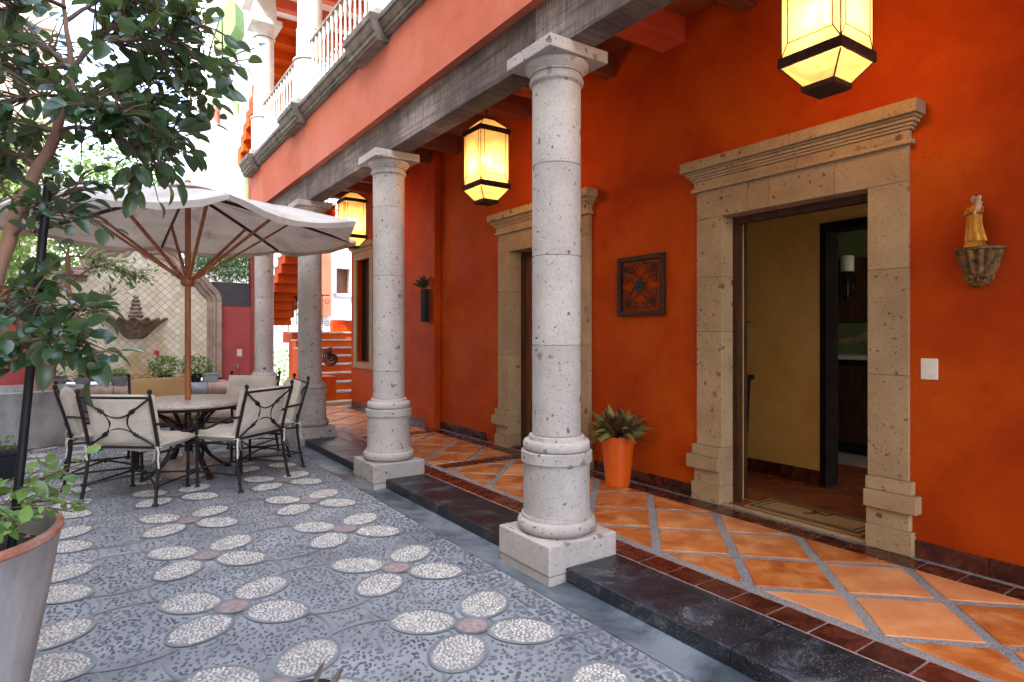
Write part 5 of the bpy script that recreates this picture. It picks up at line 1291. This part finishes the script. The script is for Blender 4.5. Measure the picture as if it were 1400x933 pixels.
for k in range(24):
    a, r = random.random()*6.28, random.random()**.5*.35
    place('dry_leaf', dl[0], fp, (PC.x+r*math.cos(a), PC.y+r*math.sin(a), .74), (random.gauss(0, .4), random.gauss(0, .4), a*3), random.uniform(.5, 1))
L1 = [leaf_me('leaf', 'leaf', .070, .044, .35, .22, 7, .55, .9), leaf_me('leaf', 'leaf', .062, .036, .45, .32, 7, .6, .95), leaf_me('leaf', 'leaf', .052, .037, .3, .12, 6, .55, .9), leaf_me('leaf', 'leaf', .082, .046, .4, .38, 7, .6, .9)]
tr = thing('tree', 'slender red brown tree with glossy dark leaves rising from the corner clay pot', 'tree', tuple(PC))
wood = MB(); base = Vector((PC.x+.02, PC.y+.05, .70))
trunk = [base, at(-60, 520, 1.95), at(-8, 390, 1.95), at(22, 300, 1.97), at(52, 230, 2.0), at(76, 180, 2.03), at(92, 135, 2.05), at(97, 100, 2.08), at(93, 55, 2.1), at(88, 10, 2.12), at(84, -60, 2.15)]
tp_ = limb(wood, trunk[:7], .028, .014, 10); limb(wood, trunk[6:], .012, .005, 8)
wood.build('trunk', 'bark', tr, True)
brs = [([(76, 180, 2.03), (110, 174, 2.02), (150, 186, 2.0), (185, 197, 1.98), (215, 196, 1.97)], .30), ([(92, 135, 2.05), (120, 130, 2.1), (160, 128, 2.15), (205, 140, 2.2), (262, 155, 2.22)], .36),
       ([(97, 95, 2.08), (130, 60, 2.1), (160, 30, 2.1), (178, 10, 2.1), (190, -12, 2.1)], .34), ([(97, 100, 2.08), (130, 55, 2.15), (170, 62, 2.2), (215, 72, 2.25), (262, 80, 2.3), (308, 92, 2.3)], .40),
       ([(130, 52, 2.12), (170, 56, 2.0), (210, 50, 1.98), (240, 50, 1.97), (268, 30, 1.96)], .30), ([(97, 95, 2.08), (70, 70, 2.2), (35, 50, 2.3), (0, 40, 2.4), (-40, 40, 2.4)], .4), ([(88, 10, 2.12), (60, 0, 2.0), (20, 10, 1.95), (-20, 20, 1.9)], .34),
       ([(92, 135, 2.05), (60, 130, 1.9), (25, 135, 1.85), (-15, 150, 1.8)], .34), ([(88, 30, 2.12), (120, 10, 2.2), (150, -5, 2.25), (185, 0, 2.3), (215, 15, 2.32)], .32), ([(76, 180, 2.03), (50, 175, 2.1), (15, 185, 2.2), (-20, 195, 2.2)], .34),
       ([(120, 130, 2.1), (150, 110, 2.2), (190, 105, 2.3), (235, 112, 2.35), (258, 120, 2.36)], .30), ([(92, 90, 2.1), (60, 95, 2.25), (30, 100, 2.35), (5, 90, 2.4)], .36), ([(52, 230, 2.0), (30, 215, 2.1), (5, 222, 2.15), (-20, 226, 2.2)], .28),
       ([(160, 130, 2.15), (190, 155, 2.1), (220, 172, 2.1), (240, 185, 2.08)], .24), ([(97, 110, 2.06), (110, 140, 1.95), (140, 155, 1.9), (165, 158, 1.88)], .26),
       ([(120, 130, 2.1), (140, 150, 2.25), (180, 170, 2.3), (210, 215, 2.3), (205, 240, 2.28)], .26),
       ([(25, 282, 1.97), (8, 262, 1.98), (-18, 235, 1.98)], .1),
       ([(27, 292, 1.97), (45, 283, 1.96), (62, 277, 1.94), (95, 262, 1.90), (108, 250, 1.88)], .20), ([(20, 322, 1.96), (40, 305, 1.95), (60, 290, 1.93), (90, 292, 1.90), (110, 300, 1.88)], .20),
       ([(-8, 390, 1.95), (25, 395, 1.85), (50, 410, 1.8), (85, 425, 1.78), (120, 420, 1.76)], .16), ([(-60, 480, 1.9), (-20, 470, 1.75), (15, 478, 1.7), (40, 468, 1.68), (75, 462, 1.66), (105, 470, 1.66), (135, 488, 1.66)], .18),
       ([(-40, 440, 1.9), (-10, 425, 1.8), (10, 420, 1.78), (28, 432, 1.76)], .2), ([(40, 305, 1.95), (60, 330, 1.94), (52, 370, 1.92), (40, 400, 1.9), (30, 410, 1.9)], .12)]
bw = MB(); leaves = []
def leafy(path, dens, spread, lst, zmin=None, size=1.0, droop=0.0):
    L = sum((b2-a).length for a, b2 in zip(path[:-1], path[1:])); n = int(3.3*dens*L)
    for k in range(n):
        t = (.22+.78*(k+random.random()*.8)/max(n, 1))*(len(path)-1); t = min(t, len(path)-1.001); i = int(t); p = path[i].lerp(path[i+1], t-i); ax = (path[i+1]-path[i]).normalized()
        side = ax.cross(Vector((0, 0, 1))).normalized()*random.choice((-1, 1)); tw = (side*random.uniform(.3, 1)+ax*random.uniform(.1, .9)+Vector((0, 0, random.gauss(.1, .45)))).normalized()
        ln = random.uniform(0, spread)
        q = p+tw*ln; d = (tw+Vector((random.gauss(0, .35), random.gauss(0, .35), random.gauss(-.12-droop, .30)))).normalized()
        if ln > .05: bw.tube([p, p.lerp(q, .55)+Vector((0, 0, .008)), q], [.0030, .0022, .0015], 4, cap=False)
        m = Matrix.Translation(q) @ orient(d, random.gauss(0, .55)).to_4x4() @ Matrix.Scale(size*random.uniform(.58, 1.12), 4); lst.append((random.randrange(4), m))
for pts, sp in brs:
    P = [at(*q) for q in pts]; pth = limb(bw, P, .0085 if sp > .2 else .005, .0025, 6)
    leafy(pth, 62 if sp > .22 else 38, sp*.55, leaves)
bw.build('branches', 'twig', tr, True); tr.children[-1]['kind'] = 'stuff'
leaves.sort(key=lambda q: -q[1].to_scale()[0]); off = worldloc(tr)
vis = [q for q in leaves]
for pi, m in vis[:290]:
    loc, rq, s3 = m.decompose(); place('leaf', L1[pi], tr, loc, rq.to_euler(), s3.x)
leafmass('leaves', L1, vis[290:], tr, 'leaf')
# the few very near leaves that hang into the left edge
print('foreground leaves', len(leaves))
# low creeper in the pot
lp = thing('pot_plant', 'low leafy ground plant with pale tips growing in the corner clay pot', 'plant', tuple(PC+Vector((.2, .1, .78))))
L2 = [leaf_me('leaf', 'leaf_bed', .070, .044, .2, .25, 5), leaf_me('leaf', 'leaf_bed', .055, .036, .3, .15, 4), leaf_me('leaf', 'leaf_lime', .05, .032, .3, .15, 4)]
stm = MB(); keep_bw = bw; bw = stm; ll = []
for tgt in [(95, 640, 1.95), (60, 655, 1.95), (100, 700, 1.9), (40, 665, 1.85), (70, 690, 1.8), (15, 690, 1.75), (50, 712, 1.75), (20, 655, 2.1), (85, 668, 2.1), (105, 690, 2.0), (5, 715, 1.65), (30, 722, 1.65), (-10, 680, 1.9), (60, 640, 2.2), (118, 632, 2.0)]:
    e = at(*tgt); r0 = PC+Vector((random.uniform(.0, .26), random.uniform(-.15, .2), .73)); mid = r0.lerp(e, .5)+Vector((0, 0, .06)); pth = limb(stm, [r0, mid, e], .004, .0018, 5)
    leafy(pth, 13, .05, ll, size=.8)
stm.build('stems', 'twig', lp, True); lp.children[-1]['kind'] = 'stuff'; bw = keep_bw
for pi, m in ll[:290]:
    loc, rq, s3 = m.decompose(); place('leaf', L2[pi % 3], lp, loc, rq.to_euler(), s3.x*.9)
# black garden stake with spot light and curly wire
gs = thing('garden_light', 'leaning thin black garden light pole with a small spot head, left edge', 'garden light', tuple(at(20, 705, 1.93)))
P = [at(14, 765, 1.84), at(30, 620, 1.88), at(45, 470, 1.90), at(58, 330, 1.92), at(67, 243, 1.93)]
MB().tube(P, .0125, 10).build('pole', 'black_metal', gs, True)
c0 = at(53, 399, 1.905); c1 = at(75, 398, 1.88); dv = (c1-c0).normalized()
MB().tube([c0, c0+dv*.02, c0+dv*.021, c0+dv*.045, c0+dv*.0455, c0+dv*.058], [.012, .014, .020, .022, .024, .024], 14).build('spot_head', 'black_metal', gs, True)
MB().tube(smoothpath([at(66, 196, 2.03), at(90, 199, 2.03), at(72, 204, 2.03), at(66, 210, 2.03), at(82, 221, 2.03), at(68, 226, 2.02), at(70, 232, 2.0), at(80, 230, 1.98), at(66, 250, 1.94)], 5), .0026, 5).build('curly_wire', 'black_metal', gs, True)
# --- big clay planter with second tree
BC = Vector((-.77, 9.96, 0))
bpn = thing('clay_planter', 'huge round whitewashed clay planter against the red wall at the left', 'planter', tuple(BC))
MB().lathe([(.57, 0), (.60, .02), (.645, .3), (.70, .60), (.715, .68), (.725, .70), (.715, .712), (.66, .712), (.65, .66), (.64, .60)], (BC.x, BC.y, .002), 64, True, False).build('pot_body', 'clay_grey', bpn, True)
MB().lathe([(.645, .62), (.4, .64), (.001, .65)], (BC.x, BC.y, 0), 32, False).build('soil', 'soil', bpn, True)
t2 = thing('tree', 'small light barked tree with pale leaves growing in the big round clay planter', 'tree', tuple(BC))
wd = MB(); tb0 = Vector((BC.x+.30, BC.y-.10, .62))
p1 = limb(wd, [tb0, at(72, 500, 8.1), at(97, 455, 8.1), at(99, 420, 8.1), at(93, 390, 8.1), at(92, 350, 8.0)], .062, .030, 9)
p2 = limb(wd, [tb0+Vector((-.12, .02, 0)), at(48, 505, 8.2), at(66, 470, 8.2), at(45, 420, 8.2), at(30, 370, 8.2)], .05, .022, 8)
wd.build('trunk', 'bark', t2, True)
bw = MB(); l3 = []
for pts in [[(92, 350, 8), (80, 330, 8), (60, 300, 8.1)], [(98, 415, 8.1), (115, 420, 8.0), (135, 414, 7.9), (150, 405, 7.9)], [(93, 390, 8.1), (130, 365, 8), (165, 372, 7.9), (195, 378, 7.9)], [(92, 350, 8), (120, 352, 8), (150, 360, 7.9), (172, 375, 7.9)], [(97, 440, 8.1), (115, 430, 8), (130, 428, 7.9), (140, 425, 7.9)],
            [(92, 350, 8), (100, 330, 8), (130, 320, 8)], [(45, 420, 8.2), (30, 400, 8.1), (5, 380, 8)], [(30, 370, 8.2), (10, 350, 8.1), (-10, 340, 8)], [(66, 470, 8.2), (40, 450, 8.1), (15, 430, 8)], [(92, 350, 8), (70, 365, 8), (45, 380, 8)]]:
    pth = limb(bw, [at(*q) for q in pts], .013, .004, 5); leafy(pth, 34, .26, l3)
bw.build('branches', 'twig', t2, True); t2.children[-1]['kind'] = 'stuff'
L3 = [leaf_me('leaf', 'leaf_far', .085, .045, .25, .2, 3) for _ in range(4)]
for pi, m in l3[:200]:
    loc, rq, s3 = m.decompose(); place('leaf', L3[0], t2, loc, rq.to_euler(), s3.x)
leafmass('leaves', L3, l3[200:], t2, 'leaf_far')
# black nursery tub
bb = thing('potted_plant', 'black nursery tub with small seedlings standing on the pebbles at the left edge', 'potted plant', (-.72, 7.72, 0))
bxm = MB()
for z, r in ((0, .115), (.24, .145), (.2401, .16), (.285, .165)): bxm.v += [(-.73-r, 7.72-r, z), (-.73+r, 7.72-r, z), (-.73+r, 7.72+r, z), (-.73-r, 7.72+r, z)]
bxm.f = [(3, 2, 1, 0)]+[(4*i+j, 4*i+(j+1) % 4, 4*i+4+(j+1) % 4, 4*i+4+j) for i in range(3) for j in range(4)]+[(12, 13, 14, 15)]
bxm.build('tub', 'black_plastic', bb, bevel=.006)
MB().box(-.88, -.58, 7.57, 7.87, .2855, .295).build('soil', 'soil', bb)
bush('seedlings', (-.73, 7.72, .34), (.14, .14, .07), 90, bb, 'leaf_bed', small)
# --- trees behind the end wall
def bigtree(x, y, h, cr, label, n, mat='leaf_far', size=.15, ths=.12, lim=None):
    t = thing('tree', label, 'tree', (x, y, 0), 'trees behind the end wall')
    tm_ = MB(); limb(tm_, [(x, y, -.05), (x+.1, y, h*.4), (x-.05, y, h*.7)], ths, ths*.5, 8)
    cl_ = []
    for k in range(16):
        a = k*2.4; r = cr*(.3+.6*random.random()); cz = h*.5+h*.45*random.random(); c = Vector((x+r*math.cos(a), y+r*.7*math.sin(a), cz)); cl_.append(c); limb(tm_, [(x, y, h*.4), ((x+c.x)/2, (y+c.y)/2, (h*.45+cz)/2), c], ths*.35, .012, 5)
    tm_.build('trunk', 'bark', t, True)
    pr = [leaf_me('leaf', mat, size, size*.5, .2, .2, 3), leaf_me('leaf', mat, size*.8, size*.5, .2, .1, 3)]
    ms = []
    for k in range(n):
        c = cl_[k % 16]; v = Vector((random.gauss(0, 1), random.gauss(0, 1), random.gauss(0, 1))).normalized()*cr*.42*random.random()**.4
        d = Vector((random.gauss(0, 1), random.gauss(0, 1), random.gauss(-.1, .6))); ms.append((k % 2, Matrix.Translation(c+v) @ orient(d, random.random()*3).to_4x4() @ Matrix.Scale(random.uniform(.6, 1.3), 4)))
    leafmass('crown', pr, ms, t, mat); return t
bigtree(.15, 14.2, 5.1, 1.3, 'bushy mid green tree whose crown shows above the parasol', 5200, 'leaf_far', .12)
bigtree(-1.7, 14.5, 5.4, 1.3, 'leafy green tree behind the red wall at the left edge', 4200, 'leaf_far', .12)
bigtree(-.9, 12.8, 3.3, .9, 'low bright green shrub tree just behind the red wall', 3600, 'leaf_lime', .10, .06)
gb = thing('shrub', 'sunlit low shrubs against the white building beyond the corridor', 'shrub', (4.2, 16.4, 0))
bush('shrub_foliage', (4.35, 16.3, .5), (.8, .3, .62), 700, gb, 'leaf_lime', [leaf_me('leaf', 'leaf_lime', .09, .05, .2, .2, 3)])
# urn rim with leaf at the very bottom of the picture
UC = at(420, 955, 2.06); ur = thing('iron_bowl', 'dark iron bowl of pale pebbles with dry curled leaves at the bottom edge', 'bowl', (UC.x, UC.y, 0))
MB().lathe([(.05, .0), (.06, .01), (.02, .03), (.02, .06), (.07, .09), (.10, .13), (.11, UC.z-.015), (.118, UC.z-.002), (.112, UC.z+.004), (.104, UC.z-.006), (.095, UC.z-.03)], (UC.x, UC.y, 0), 32).build('bowl', 'iron', ur, True)
fp_ = MB()
for k in range(60):
    a, r = random.random()*6.28, random.random()**.5*.092; pebble(fp_, UC.x+r*math.cos(a), UC.y+r*math.sin(a), UC.z-.03, .010, .007, .008, a)
fp_.build('bowl_pebbles', 'pink_stone', ur, True, fix=False); ur.children[-1]['kind'] = 'stuff'
cl_m = leaf_me('curled_leaf', 'stone_dark', .085, .03, .7, -.5, 5)
for a, e in ((.2, .5), (1.1, .9), (2.6, .5), (3.6, .3)):
    dv = Vector((math.cos(a), math.sin(a), e)); place('curled_leaf', cl_m, ur, Vector((UC.x+.075*math.cos(a), UC.y+.075*math.sin(a), UC.z-.01)), orient(dv, a).to_euler(), 1.0)
